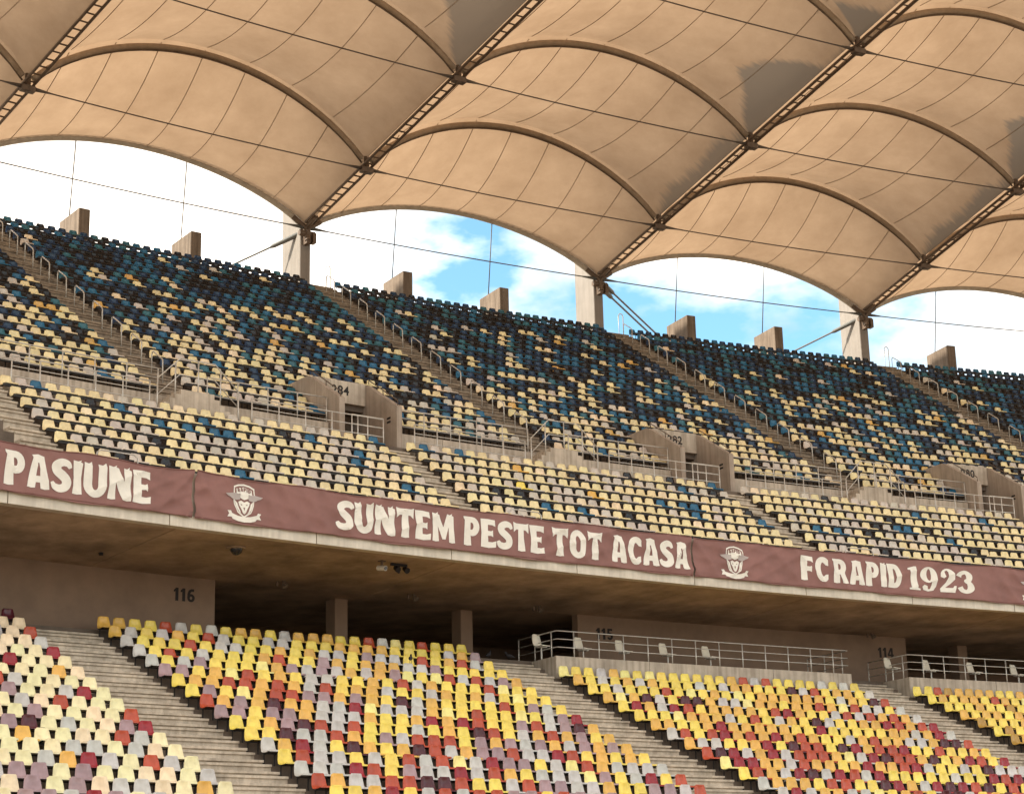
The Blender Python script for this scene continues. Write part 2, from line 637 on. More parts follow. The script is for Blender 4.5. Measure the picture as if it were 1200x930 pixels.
# ------------------------------------------------------------------ parapet and soffit
RP = 156.42
par = MB()
par.arcbox(PU, KU0, KU1, RP + 0.06, RP + 0.30, 11.45, 12.90, 60)
par_o = par.build('parapet', M_LIGHT)
tag(par_o, 'concrete parapet edge of the upper tier running behind the banners', 'parapet')
for i in range(15):
    a = -0.992 + i * 0.3387
    b = MB()
    b.arcbox(PU, a + 0.0012, a + 0.3387 - 0.0012, RP, RP + 0.34, 11.29, 11.63, 6)
    o = b.build('panel', M_STRIP, par_o)
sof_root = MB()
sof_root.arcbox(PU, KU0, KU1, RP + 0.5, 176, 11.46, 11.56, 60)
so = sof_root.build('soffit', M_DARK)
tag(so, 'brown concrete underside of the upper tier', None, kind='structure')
for i in range(15):
    a = -0.992 + i * 0.3387
    for (r0, r1, z0, z1) in ((RP + 0.345, 162.0, 11.315, 11.06), (162.03, 171.5, 11.07, 11.10)):
        b = MB()
        jz = random.uniform(-.006, .006)
        b.slope(PU, a + 0.031, a + 0.3387 + 0.029, r0, r1, z0 + jz, z1 + jz, 11.45)
        b.build('slab', M_SOFF, so)

# concourse back wall and painted walls
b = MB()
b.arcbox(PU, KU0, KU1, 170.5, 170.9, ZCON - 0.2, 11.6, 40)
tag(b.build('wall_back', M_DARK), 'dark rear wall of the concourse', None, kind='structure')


def text_mesh(txt, size, bold=0.0, space=1.0):
    cu = bpy.data.curves.new('numerals', 'FONT')
    cu.body = txt
    cu.size = size
    cu.offset = bold
    cu.space_character = space
    cu.align_x = 'CENTER'
    cu.align_y = 'CENTER'
    cu.extrude = 0.0
    o = bpy.data.objects.new('numerals', cu)
    C.objects.link(o)
    dg = bpy.context.evaluated_depsgraph_get()
    me = bpy.data.meshes.new_from_object(o.evaluated_get(dg))
    bpy.data.objects.remove(o)
    v = np.array([x.co[:] for x in me.vertices])
    f = [tuple(p.vertices) for p in me.polygons]
    bpy.data.meshes.remove(me)
    return v, f


def number(txt, size, parent, P, R, k, z, bold=0.03, lift=0.006):
    v, f = text_mesh(txt, size, bold, 1.08)
    t_ = th_u(k)
    w = DTH * R
    b = MB()
    b.add([P(R - lift, k + x / w, z + y) for x, y, _ in v], f)
    return b.build('number', M_BLACK, parent)


col_lab = ['concrete column in the dark concourse, nearer the wall numbered 116', 'concrete column in the dark concourse, nearer the railed platform',
           'concrete column behind the railing at the far right of the concourse']
for lab, kk in zip(col_lab, (0.360, 0.698, 2.25)):
    b = MB()
    M = FU(163.0, kk, 0)
    b.box(M, -0.25, 0.25, 0.0, 0.62, ZCON - 0.05, 11.2)
    o = b.build('concrete_column', M_WALL)
    bv = o.modifiers.new('bevel', 'BEVEL')
    bv.width = 0.02
    tag(o, lab, 'column', 'columns of the concourse')


# ------------------------------------------------------------------ railings
def railing(name, label, P, pts, h=1.0, rails=(1.0, 0.66, 0.33), post_every=1.0, r=0.024, group=None, drop=0.12, cat='railing', fine=True):
    """pts: list of (R,k,z) of the foot of the railing"""
    base = [P(*p) for p in pts]
    root = thing(name, label, cat, base[0], group)
    inv = None
    # resample
    for hh in rails:
        tube_obj('rail', [p + Vector((0, 0, h * hh)) for p in base], r if hh == 1.0 else r * 0.8, M_STEEL, root)
    seg = [(base[i + 1] - base[i]).length for i in range(len(base) - 1)]
    tot = sum(seg)
    n = max(1, round(tot / post_every))
    for i in range(n + 1):
        d = tot * i / n
        j = 0
        while j < len(seg) - 1 and d > seg[j]:
            d -= seg[j]
            j += 1
        p = base[j].lerp(base[j + 1], min(1, d / seg[j]))
        tube_obj('post', [p - Vector((0, 0, drop)), p + Vector((0, 0, h))], r * 1.12, M_STEEL, root)
    return root


# ------------------------------------------------------------------ raised platforms with railings and white seats
def white_seat(label, M):
    root = thing('white_seat', label, 'seat', M.translation, 'white seats on the platforms')
    b = MB()
    pr = [(-0.24, 0.42, .20), (-0.23, 0.46, .215), (0.0, 0.44, .22), (0.12, 0.46, .22), (0.18, 0.53, .215), (0.22, 0.70, .205), (0.25, 0.86, .17), (0.25, 0.885, .13)]
    for off in (0.0,):
        vs, fs = [], []
        for (y, z, hw) in pr:
            for x in (-1, -.85, 0, .85, 1):
                vs.append(M @ Vector((x * hw, y + (-0.02 if abs(x) > .8 else 0) + (0.03 if abs(x) == 1 else 0), z)))
        for a in range(len(pr) - 1):
            for c in range(4):
                fs.append((a * 5 + c, a * 5 + c + 1, a * 5 + c + 6, a * 5 + c + 5))
        b.add(vs, fs)
    o = b.build('shell', M_WSEAT, root, True)
    sm = o.modifiers.new('thickness', 'SOLIDIFY')
    sm.thickness = 0.012
    b = MB()
    b.tube([M @ Vector((0, 0, 0)), M @ Vector((0, 0, 0.42))], 0.03, 6)
    b.box(M, -0.16, 0.16, -0.12, 0.12, 0.39, 0.425)
    b.build('pedestal', M_STEEL, root)
    return root


RPF = 158.75
HK = (HWL - 0.27) / (220.8 * DTHL)
for q, nm, end in ((1, 'beside the number 115', 0.94), (2, 'at the far right', 0.75)):
    k0, k1 = q + HK + 0.012, q + 1 - HK - 0.008
    if q == 2: k1 = 3.0
    root = thing('viewing_platform', f'raised concrete viewing platform {nm}', 'platform', PL(RPF, k0, low_row(2)[1]))
    b = MB()
    b.arcbox(PL, k0 + 0.002, k1 - 0.002, RPF + 0.12, RCON + 0.02, low_row(2)[1] - 0.3, ZCON - 0.012, 14)
    b.build('floor_slab', M_LIGHT, root)
    npan = 3
    cuts = [k0 + (k1 - k0) * x for x in (0, 0.30, 0.72, 1.0)]
    for a, c in zip(cuts[:-1], cuts[1:]):
        b = MB()
        b.arcbox(PL, a + 0.0006, c - 0.0006, RPF, RPF + 0.118, low_row(2)[1] - 0.2, ZCON - 0.01, 6)
        b.build('panel', M_LIGHT, root)
    # railing: side return, then front
    pts = [(RCON + 0.9, k0 + 0.006, ZCON)] + [(RPF + 0.06, k0 + 0.006 + (k1 - k0 - 0.012) * i / 16, ZCON - 0.01) for i in range(17)]
    if q == 1: pts.append((RCON + 0.9, k1 - 0.006, ZCON))
    railing('railing', f'three-bar steel railing along the viewing platform {nm}', PL, pts, h=0.86, rails=(1.0, 0.68, 0.36), post_every=1.03, drop=0.2, r=0.021)
    sk = [k0 + 0.005, k0 + 0.115, k0 + 0.225, k0 + 0.345, k0 + 0.465] if q == 1 else [k0 + 0.005, k0 + 0.125, k0 + 0.265, k0 + 0.405]
    for i, kk in enumerate(sk):
        M = FL(159.75, kk, ZCON) @ Matrix.Rotation(R_(12), 4, 'Z')
        white_seat(f'white plastic seat behind the platform railing {nm}, {ORD[i]} from the stairs', M)

# ------------------------------------------------------------------ walkway: landings, portals, railings
for q in range(3):
    kA, kB = q - 0.066, q + 0.016
    ppos = ['at the far left', 'left of the portal numbered 282', 'between the portals numbered 282 and 280', 'at the far right'][q]
    root = thing('landing_stairs', f'stepped concrete landing joining walkway and upper stairs, {BNL[q]} of the three', 'landing', PU(162.6, q, ZW))
    b = MB()
    b.arcbox(PU, kA, kB, 162.60, 163.58, ZW - 0.3, 17.34, 3)
    b.build('landing', M_LIGHT, root)
    for sgn, kk0 in ((-1, kA), (1, kB)):
        for i in range(4):
            ka, kb = kk0 + sgn * 0.0135 * i, kk0 + sgn * (0.0135 * (i + 1))
            b = MB()
            b.arcbox(PU, min(ka, kb) + 0.0001, max(ka, kb) - 0.0001, 162.602, 163.575, ZW - 0.3, 17.34 - 0.168 * (i + 1), 1)
            b.build('step', M_LIGHT, root)
    # railing following the landing
    pts = [(162.66, kA - 0.055, ZW), (162.66, kA - 0.002, 17.30), (162.66, kB + 0.002, 17.30), (162.66, kB + 0.062, ZW)]
    railing('railing', f'steel railing following the stepped concrete landing, {BNL[q]} of the three', PU, pts, h=1.1, rails=(1.0, 0.5), post_every=0.85, r=0.023, drop=0.15)
    # second, inner sloping rail at the foot of the upper stairs
    # lower railing along the walkway edge, from this landing to the portal
    for (ka, kb, lab) in ((kB + 0.095, q + PORT[0] + 0.10, 'front'),):
        pts = [(162.62, ka + (kb - ka) * i / 6, ZW) for i in range(7)]
        railing('railing', f'steel railing on the walkway edge right of the {BNL[q]} landing', PU, pts, h=0.95, post_every=0.98, r=0.021, drop=0.2)
        pts = [(163.66, kB + 0.02 + (q + PORT[0] - 0.012 - kB - 0.02) * i / 6, 17.34) for i in range(7)]
        railing('railing', f'steel railing before the bottom row right of the {BNL[q]} landing', PU, pts, h=0.92, post_every=1.05, r=0.021, drop=0.05)
    pts = [(162.62, q - 1 + PORT[1] + 0.03 + (kA - 0.075 - (q - 1 + PORT[1] + 0.03)) * i / 6, ZW) for i in range(7)]
    railing('railing', f'steel railing on the walkway edge left of the {BNL[q]} landing', PU, pts, h=0.95, post_every=0.95, r=0.021, drop=0.2)
    ks0 = q - 1 + PORT[1] + 0.025
    pts = [(163.66, ks0 + (kA - 0.02 - ks0) * i / 6, 17.34) for i in range(7)]
    railing('railing', f'steel railing before the bottom row left of the {BNL[q]} landing', PU, pts, h=0.92, post_every=1.05, r=0.021, drop=0.05)

for q in range(-1, 4):
    ka, kb = q + PORT[1] + 0.010, q + 1 + PORT[0] - 0.010
    ka, kb = max(ka, KU0 + 0.3), min(kb, KU1)
    nm_ = {-1: 'left of the portal numbered 284', 0: 'between the portals numbered 284 and 282', 1: 'between the portals numbered 282 and 280'}.get(q)
    if nm_ is None:
        continue
    root = thing('walkway_wall', f'low pale concrete wall behind the upper walkway {nm_}', 'wall', PU(163.55, (ka + kb) / 2, ZW))
    npn = 6
    for i in range(npn):
        x0, x1 = ka + (kb - ka) * i / npn, ka + (kb - ka) * (i + 1) / npn
        b = MB()
        b.arcbox(PU, x0 + 0.0006, x1 - 0.0006, 163.55, 163.598, ZW - 0.02, 17.335, 3)
        b.build('panel', M_LIGHT, root)
        b = MB()
        b.arcbox(PU, x0 + 0.0006, x1 - 0.0006, RW - 0.012, RW + 0.25, ub_row(0)[1] + 0.05, ZW + 0.012, 3)
        b.build('kerb', M_LIGHT, root)
PN = {-1: None, 0: '284', 1: '282', 2: '280', 3: None}
for q in (0, 1, 2, 3):
    num = PN[q]
    if num is None:
        continue
    lab = {'284': 'concrete entrance portal numbered 284, leftmost of the three', '282': 'concrete entrance portal numbered 282, middle of the three', '280': 'concrete entrance portal numbered 280 at the right edge'}[num]
    k0, k1 = q + PORT[0], q + PORT[1]
    root = thing('entrance_portal', lab, 'portal', PU(162.9, (k0 + k1) / 2, ZW))
    for kk, sg in ((k0, 1), (k1, -1)):
        b = MB()
        w = 0.22
        M = FU(162.9, kk, 0)
        M0 = M
        x0, x1 = (-0.11, 0.11)
        prof = [(0, ZW - 0.3), (4.2, ZW - 0.3), (4.2, 19.45), (2.25, 19.45), (2.05, 19.38), (0.0, 18.12)]
        vs = [M @ Vector((x, y, z)) for x in (x0, x1) for y, z in prof]
        n = len(prof)
        fs = [tuple(range(n)), tuple(range(2 * n - 1, n - 1, -1))] + [(i, (i + 1) % n, n + (i + 1) % n, n + i) for i in range(n)]
        b.add(vs, fs)
        b.build('side_wall', M_PORT, root)
        b = MB()
        b.tube([M @ Vector((0, y, z)) for y, z in ((0.1, 18.18), (0.1, 18.36), (2.1, 19.62), (2.1, 19.45))], 0.02, 6)
        b.tube([M @ Vector((0, 1.1, 18.8)), M @ Vector((0, 1.1, 18.99))], 0.018, 6)
        b.build('handrail', M_TRUSS, root, True)
    wl_ = 162.9 * DTH
    b = MB()
    b.arcbox(PU, k0 + 0.008, k1 - 0.008, 165.02, 165.62, 18.62, 19.44, 2)
    o = b.build('lintel', M_LIGHT, root)
    number(num, 0.46, o, PU, 165.02, (k0 + k1) / 2, 19.06, 0.012)
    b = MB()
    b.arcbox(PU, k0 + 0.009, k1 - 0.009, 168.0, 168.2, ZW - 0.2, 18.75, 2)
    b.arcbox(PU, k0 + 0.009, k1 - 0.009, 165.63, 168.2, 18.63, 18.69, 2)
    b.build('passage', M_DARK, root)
    b = MB()
    b.arcbox(PU, k0 + 0.009, k1 - 0.009, 163.6, 168.0, ZW - 0.1, ZW - 0.004, 2)
    b.build('floor_slab', M_STEP, root)
    # two small vents on the right side wall
    for dz in (0.0, 0.14):
        b = MB()
        M = FU(162.9, k1, 0)
        b.box(M, -0.118, -0.105, 0.42, 0.66, 17.62 + dz, 17.69 + dz)
        b.build('vent', M_BLACK, root)
    pts = [(162.64, k0 + 0.03, ZW), (162.64, k1 - 0.03, ZW)]
    # gate-like railing across the left half of the mouth
    railing('railing', {'284': 'short steel railing before the leftmost portal, numbered 284', '282': 'short steel railing before the middle portal, numbered 282', '280': 'short steel railing before the portal at the right edge'}[num], PU, [(162.62, k0 + 0.015, ZW), (162.62, k0 + 0.10, ZW)], h=0.97, post_every=0.62, r=0.022, drop=0.2)

for q in range(3):
    kk = q - 0.528 + 0.052
    p = [(156.95, kk + 0.02, 12.4), (156.95, kk + 0.02, 13.22), (156.95, kk + 0.028, 13.30), (156.95, kk + 0.10, 13.30), (156.95, kk + 0.108, 13.22), (156.95, kk + 0.108, 12.4)]
    o = tube_obj('hoop_barrier', [PU(*x) for x in p], 0.022, M_STEEL)
    tag(o, f'low steel hoop above the banner beside the {BNL[q]} narrow stairs', 'barrier', 'hoops above the banner')

# ------------------------------------------------------------------ banners
def banner_w(k, z):
    m = k * 14.43
    sst = lambda x: max(0.0, min(1.0, x)) ** 1.5
    cr = lambda x: 1.0 - 2.0 * abs(math.sin(x * 0.5)) ** 0.7
    a = 0.022 * math.sin(1.9 * m + 1.6 * z) + 0.012 * math.sin(3.7 * m - 3.1 * z + 1.0)
    a += 0.030 * cr(7.0 * m + 6.5 * z + 1.7 * math.sin(0.8 * m)) * sst(0.55 + math.sin(0.61 * m + 1.3))
    a += 0.028 * cr(-4.5 * m + 11.0 * z + 2.2 * math.sin(0.5 * m)) * sst(0.45 + math.sin(0.83 * m + 4.1 - 0.9 * z))
    a += 0.016 * cr(1.6 * m + 13.0 * z + 1.5 * math.sin(1.1 * m)) * sst(0.5 + math.sin(0.37 * m + 2.2))
    for ks_ in (-0.265, 1.033):
        d = abs(k - ks_) * 14.43
        if d < 1.8:
            a += 0.06 * (1 - d / 1.8) * cr(6.5 * d + (z - 12.9) * 6.0)
    return a


def PB(k, z, off):
    return PU(RP - 0.03 - off - 0.10 - banner_w(k, z), k, z)


def banner(k0, k1, label):
    n = int((k1 - k0) * 14.43 / 0.07)
    mz = 20
    vs, fs = [], []
    for layer in (0, 1):
        for i in range(n + 1):
            k = k0 + (k1 - k0) * i / n
            sagt = 0.06 * abs(math.sin(math.pi * k * 4.0)) + 0.012 * math.sin(k * 31)
            sagb = 0.022 * math.sin(k * 17 + 1) + 0.012 * math.sin(k * 53)
            e = min(abs(k - k0), abs(k1 - k)) * 14.43
            pull = 0.10 * max(0, 1 - e / 0.5)
            for j in range(mz + 1):
                z = (11.57 + sagb) + (12.95 - sagt - 11.57 - sagb) * j / mz
                vs.append(PB(k, z, -0.008 * layer))
    L = (n + 1) * (mz + 1)
    for layer in (0, 1):
        for i in range(n):
            for j in range(mz):
                a = layer * L + i * (mz + 1) + j
                fs.append((a, a + mz + 1, a + mz + 2, a + 1))
    b = MB()
    b.add(vs, fs)
    o = b.build('banner', M_BANNER, None, True)
    tag(o, label, 'banner')
    # hem line along the foot
    h = MB()
    h.tube([PB(k0 + (k1 - k0) * i / (n // 2), 11.60, 0.006) for i in range(n // 2 + 1)], 0.012, 4)
    h.build('hem', M_BPRINT, o)
    h = MB()
    hp = []
    for i in range(n // 2 + 1):
        k = k0 + (k1 - k0) * i / (n // 2)
        hp.append(PB(k, 12.95 - 0.06 * abs(math.sin(math.pi * k * 4.0)) - 0.012 * math.sin(k * 31) - 0.012, 0.006))
    h.tube(hp, 0.017, 5)
    h.build('top_hem', M_BPRINT, o)
    # cords tying the cloth back over the parapet, gathered where the top edge is highest
    q_ = math.ceil(k0 * 4)
    while q_ / 4 < k1:
        h = MB()
        p_ = PB(q_ / 4, 12.94, 0.0)
        h.tube([p_, p_ + Vector((0, 0, 0.03)), PU(RP + 0.10, q_ / 4, 12.93)], 0.012, 5)
        h.build('cord', M_WHITE, o)
        q_ += 1
    return o


def arc(cx, cy, rx, ry, a0, a1, n=10):
    return [(cx + rx * math.cos(R_(a0 + (a1 - a0) * i / n)), cy + ry * math.sin(R_(a0 + (a1 - a0) * i / n))) for i in range(n + 1)]


def stroke(pts, ws):
    """outline of a centre line with half widths"""
    # refine with Catmull-Rom
    P_, W_ = [], []
    n = len(pts)
    for i in range(n - 1):
        p0, p1, p2, p3 = pts[max(i - 1, 0)], pts[i], pts[i + 1], pts[min(i + 2, n - 1)]
        for s_ in range(5):
            u = s_ / 5
            q = []
            for c in (0, 1):
                q.append(0.5 * (2 * p1[c] + (p2[c] - p0[c]) * u + (2 * p0[c] - 5 * p1[c] + 4 * p2[c] - p3[c]) * u * u + (3 * p1[c] - p0[c] - 3 * p2[c] + p3[c]) * u ** 3))
            P_.append(q)
            W_.append(ws[i] + (ws[i + 1] - ws[i]) * u)
    P_.append(pts[-1])
    W_.append(ws[-1])
    l, r = [], []
    for i, p in enumerate(P_):
        a, b = P_[max(i - 1, 0)], P_[min(i + 1, len(P_) - 1)]
        d = math.hypot(b[0] - a[0], b[1] - a[1]) or 1
        nx, ny = -(b[1] - a[1]) / d, (b[0] - a[0]) / d
        l.append((p[0] + nx * W_[i], p[1] + ny * W_[i]))
        r.append((p[0] - nx * W_[i], p[1] - ny * W_[i]))
    return l + r[::-1]


GL = {
    'P': (0.58, [[(0, 0.02), (0.13, 0.0), (0.28, 0.02), (0.255, 0.36)] + arc(0.30, 0.67, 0.28, 0.33, -90, 90) + [(-0.02, 1.0), (-0.01, 0.93), (0.03, 0.88)],
                 [(0.245, 0.56)] + arc(0.29, 0.68, 0.07, 0.12, -90, 90, 6) + [(0.245, 0.80)]]),
    'A': (0.66, [[(0, 0.02), (0.12, 0.0), (0.245, 0.02), (0.27, 0.19), (0.39, 0.19), (0.41, 0.02), (0.53, 0), (0.66, 0.02), (0.58, 0.5), (0.50, 0.97), (0.32, 1.02), (0.13, 0.97), (0.17, 0.9), (0.10, 0.5)],
                 [(0.275, 0.38), (0.385, 0.38), (0.35, 0.76), (0.31, 0.76)]]),
    'S': (0.58, [stroke([(0.55, 0.74), (0.47, 0.86), (0.31, 0.885), (0.15, 0.78), (0.17, 0.62), (0.32, 0.50), (0.44, 0.38), (0.43, 0.20), (0.27, 0.115), (0.10, 0.15), (0.02, 0.28)],
                        [0.05, 0.10, 0.115, 0.125, 0.13, 0.13, 0.13, 0.125, 0.115, 0.11, 0.05])]),
    'I': (0.27, [[(0, 0.02), (0.13, 0), (0.27, 0.02), (0.245, 0.5), (0.27, 0.93), (0.20, 0.97), (0.23, 1.02), (0.13, 0.98), (0, 1.0), (0.03, 0.5)]]),
    'U': (0.66, [[(0, 1.0), (0.13, 0.97), (0.21, 1.03), (0.24, 0.9), (0.24, 0.36)] + arc(0.33, 0.36, 0.085, 0.16, 180, 360, 8) + [(0.42, 0.88), (0.40, 0.98), (0.53, 0.96), (0.62, 1.04), (0.66, 0.92), (0.66, 0.36)] + arc(0.33, 0.36, 0.33, 0.375, 0, -180, 14)]),
    'N': (0.70, [[(0, 0.02), (0.11, 0), (0.23, 0.02), (0.22, 0.52), (0.44, 0.02), (0.57, 0), (0.70, 0.02), (0.68, 0.5), (0.70, 0.92), (0.62, 0.96), (0.64, 1.03), (0.55, 0.96), (0.46, 0.98), (0.48, 0.56), (0.30, 0.95), (0.22, 0.97), (0.24, 1.03), (0.14, 0.97), (0.0, 1.0), (0.03, 0.5)]]),
    'E': (0.57, [[(0, 0.02), (0.28, -0.01), (0.55, 0.03), (0.57, 0.25), (0.42, 0.20), (0.27, 0.20), (0.265, 0.41), (0.38, 0.42), (0.45, 0.38), (0.45, 0.62), (0.38, 0.58), (0.265, 0.59), (0.27, 0.80), (0.42, 0.80), (0.54, 0.75), (0.53, 0.98), (0.27, 1.0), (-0.01, 0.99), (0.03, 0.5)]]),
    'T': (0.62, [[(0.16, 0.02), (0.31, 0), (0.45, 0.02), (0.42, 0.5), (0.42, 0.77), (0.50, 0.76), (0.60, 0.66), (0.62, 1.02), (0.5, 0.98), (0.12, 0.98), (0.0, 1.02), (0.02, 0.66), (0.12, 0.76), (0.20, 0.77), (0.19, 0.5)]]),
    'M': (0.84, [[(0, 0.02), (0.12, 0), (0.23, 0.02), (0.22, 0.55), (0.36, 0.10), (0.48, 0.10), (0.61, 0.55), (0.61, 0.02), (0.72, 0), (0.84, 0.02), (0.80, 0.5), (0.80, 0.93), (0.74, 0.96), (0.76, 1.03), (0.67, 0.97), (0.58, 1.0), (0.42, 0.52), (0.28, 0.93), (0.22, 0.96), (0.24, 1.03), (0.14, 0.97), (0.02, 1.0), (0.04, 0.5)]]),
    'O': (0.66, [arc(0.33, 0.5, 0.33, 0.515, 0, 352, 24), arc(0.33, 0.5, 0.10, 0.30, 0, 348, 16)]),
    'C': (0.58, [arc(0.33, 0.5, 0.33, 0.515, 48, 312, 20) + [(0.57, 0.32), (0.46, 0.30)] + arc(0.34, 0.5, 0.10, 0.29, 300, 60, 12) + [(0.46, 0.68), (0.57, 0.66)]]),
    'F': (0.55, [[(0, 0.02), (0.14, 0), (0.28, 0.02), (0.265, 0.39), (0.38, 0.39), (0.45, 0.35), (0.45, 0.60), (0.38, 0.57), (0.265, 0.58), (0.27, 0.80), (0.42, 0.80), (0.53, 0.74), (0.53, 0.98), (0.27, 1.0), (-0.01, 0.99), (0.03, 0.5)]]),
    'R': (0.64, [[(0, 0.02), (0.13, 0), (0.26, 0.02), (0.25, 0.37), (0.30, 0.37), (0.38, 0.02), (0.50, 0), (0.64, 0.03), (0.52, 0.42)] + arc(0.30, 0.68, 0.28, 0.32, -35, 90) + [(-0.02, 1.0), (-0.01, 0.93), (0.03, 0.88)],
                 [(0.245, 0.57)] + arc(0.29, 0.69, 0.07, 0.12, -90, 90, 6) + [(0.245, 0.81)]]),
    'D': (0.62, [[(0, 0.01), (0.24, 0.0)] + arc(0.27, 0.5, 0.35, 0.5, -90, 90, 14) + [(-0.02, 1.0), (0.03, 0.5)],
                 [(0.25, 0.2)] + arc(0.27, 0.5, 0.11, 0.30, -90, 90, 8) + [(0.25, 0.8)]]),
    '1': (0.40, [[(0, 0), (0.40, 0), (0.40, 0.07), (0.32, 0.09), (0.32, 1.0), (0.24, 1.0), (0.0, 0.90), (0.0, 0.83), (0.09, 0.83), (0.09, 0.09), (0, 0.07)]]),
    '9': (0.60, [arc(0.29, 0.67, 0.29, 0.34, 0, 262, 18) + [(0.33, 0.36), (0.37, 0.40), (0.36, 0.26), (0.30, 0.09), (0.22, 0.07), (0.22, 0.2), (0.10, 0.25), (0.02, 0.16), (0.06, 0.03), (0.22, -0.02), (0.42, 0.04), (0.53, 0.22), (0.575, 0.45)],
                 arc(0.29, 0.68, 0.075, 0.25, 0, 345, 12)]),
    '2': (0.60, [[(0.02, 0.0), (0.52, 0.0), (0.59, 0.30), (0.52, 0.30), (0.46, 0.20), (0.20, 0.20), (0.40, 0.38), (0.57, 0.58)] + arc(0.32, 0.72, 0.26, 0.29, -10, 180, 12) + [(0.05, 0.64), (0.16, 0.58), (0.24, 0.66), (0.22, 0.78), (0.20, 0.88), (0.28, 0.93), (0.34, 0.86), (0.34, 0.66), (0.24, 0.42), (0.02, 0.14)]]),
    '3': (0.60, [stroke([(0.05, 0.72), (0.12, 0.84), (0.30, 0.91), (0.43, 0.78), (0.40, 0.60), (0.27, 0.53), (0.40, 0.45), (0.46, 0.25), (0.32, 0.09), (0.14, 0.12), (0.05, 0.26)],
                        [0.10, 0.08, 0.075, 0.12, 0.10, 0.05, 0.10, 0.14, 0.08, 0.09, 0.10])]),
}


def fill2d(loops):
    cu = bpy.data.curves.new('outline', 'CURVE')
    cu.dimensions = '2D'
    cu.fill_mode = 'BOTH'
    for lp in loops:
        sp = cu.splines.new('POLY')
        sp.points.add(len(lp) - 1)
        for i, p in enumerate(lp):
            sp.points[i].co = (p[0], p[1], 0, 1)
        sp.use_cyclic_u = True
    o = bpy.data.objects.new('outline', cu)
    C.objects.link(o)
    dg = bpy.context.evaluated_depsgraph_get()
    me = bpy.data.meshes.new_from_object(o.evaluated_get(dg))
    bpy.data.objects.remove(o)
    return me


def ribbon_mesh(outline):
    n = len(outline) // 2
    bm = bmesh.new()
    l = [bm.verts.new((x, y, 0)) for x, y in outline[:n]]
    r = [bm.verts.new((x, y, 0)) for x, y in outline[n:][::-1]]
    for i in range(n - 1):
        bm.faces.new((l[i], l[i + 1], r[i + 1], r[i]))
    return bm


def decal(loops, mapf, name, material, parent, step=0.08, ribbon=False):
    """flat print laid on the cloth: outline filled, cut into a grid and draped"""
    if ribbon:
        bm = ribbon_mesh(loops[0])
    else:
        me = fill2d(loops)
        bm = bmesh.new()
        bm.from_mesh(me)
        bpy.data.meshes.remove(me)
    xs = [v.co.x for v in bm.verts]
    ys = [v.co.y for v in bm.verts]
    for ax, lo, hi in ((0, min(xs), max(xs)), (1, min(ys), max(ys))):
        n = int((hi - lo) / step)
        for i in range(1, n + 1):
            co = [0, 0, 0]
            co[ax] = lo + (hi - lo) * i / (n + 1)
            no = [0, 0, 0]
            no[ax] = 1
            bmesh.ops.bisect_plane(bm, geom=bm.verts[:] + bm.edges[:] + bm.faces[:], plane_co=co, plane_no=no)
    for v in bm.verts:
        v.co = mapf(v.co.x, v.co.y)
    m2 = bpy.data.meshes.new(name)
    bm.to_mesh(m2)
    bm.free()
    m2.materials.append(material)
    return link(name, m2, parent)


DG = {
    '1': (0.38, [[(0.0, 0.80), (0.18, 1.0), (0.36, 1.0), (0.36, 0.0), (0.13, 0.0), (0.13, 0.72), (0.02, 0.66)]]),
    '4': (0.62, [[(0.34, 0), (0.54, 0), (0.54, 0.2), (0.62, 0.2), (0.62, 0.38), (0.54, 0.38), (0.54, 1), (0.3, 1), (0, 0.38), (0, 0.2), (0.34, 0.2)], [(0.34, 0.38), (0.34, 0.72), (0.18, 0.38)]]),
    '5': (0.56, [[(0.06, 1), (0.51, 1), (0.51, 0.81), (0.25, 0.81), (0.235, 0.645)] + arc(0.27, 0.32, 0.285, 0.33, 82, -158, 14) + [(0.21, 0.27)] + arc(0.26, 0.32, 0.085, 0.13, -130, 120, 8) + [(0.20, 0.45), (0.02, 0.47)]]),
    '6': (0.56, [arc(0.28, 0.3, 0.28, 0.31, 180, 462, 20) + [(0.24, 0.70), (0.32, 0.79), (0.50, 0.79), (0.50, 1.0), (0.30, 1.0), (0.10, 0.88), (0.01, 0.62)], arc(0.28, 0.3, 0.09, 0.125, 0, 340, 12)]),
}


def wall_number(txt, parent, k, z, h=0.41):
    gap = 0.13
    tot = (sum(DG[c][0] for c in txt) + gap * (len(txt) - 1)) * h * 1.15
    x = -tot / 2
    for c in txt:
        w, loops = DG[c]
        lp = [[(x + px * h * 1.15, py * h) for px, py in l] for l in loops]
        decal(lp, lambda a, b_: PU(162.0 - 0.006, k + a / (162.0 * DTH), z - h / 2 + b_), 'numeral', M_BLACK, parent)
        x += (w + gap) * h * 1.15


for (k0, k1, lab, nums) in ((-1.0, 0.005, 'brown painted concourse wall carrying the number 116', [('116', -0.068, 10.49)]),
                            (0.970, 2.003, 'brown painted concourse wall carrying the numbers 115 and 114', [('115', 1.048, 10.43), ('114', 1.934, 10.43)])):
    b = MB()
    b.arcbox(PU, k0, k1, 162.0, 162.35, ZCON - 0.1, 11.2, 20)
    o = b.build('concourse_wall', M_WALL)
    tag(o, lab, 'wall')
    for (tx, kk, zz) in nums:
        wall_number(tx, o, kk, zz)


def lettering(word, k0, k1, zb, h, parent):
    gap = 0.045
    tot = sum(GL[c][0] for c in word) + gap * (len(word) - 1)
    W = (k1 - k0) * 14.43
    sx = W / tot
    x = 0
    for c in word:
        w, loops = GL[c]
        x0 = x
        lp = [[((px + x0) * sx, py * h) for px, py in l] for l in loops]
        decal(lp, lambda a, b_: PB(k0 + a / 14.43, zb + b_, 0.016), 'letter', M_WHITE, parent, ribbon=c in 'S3')
        x += w + gap


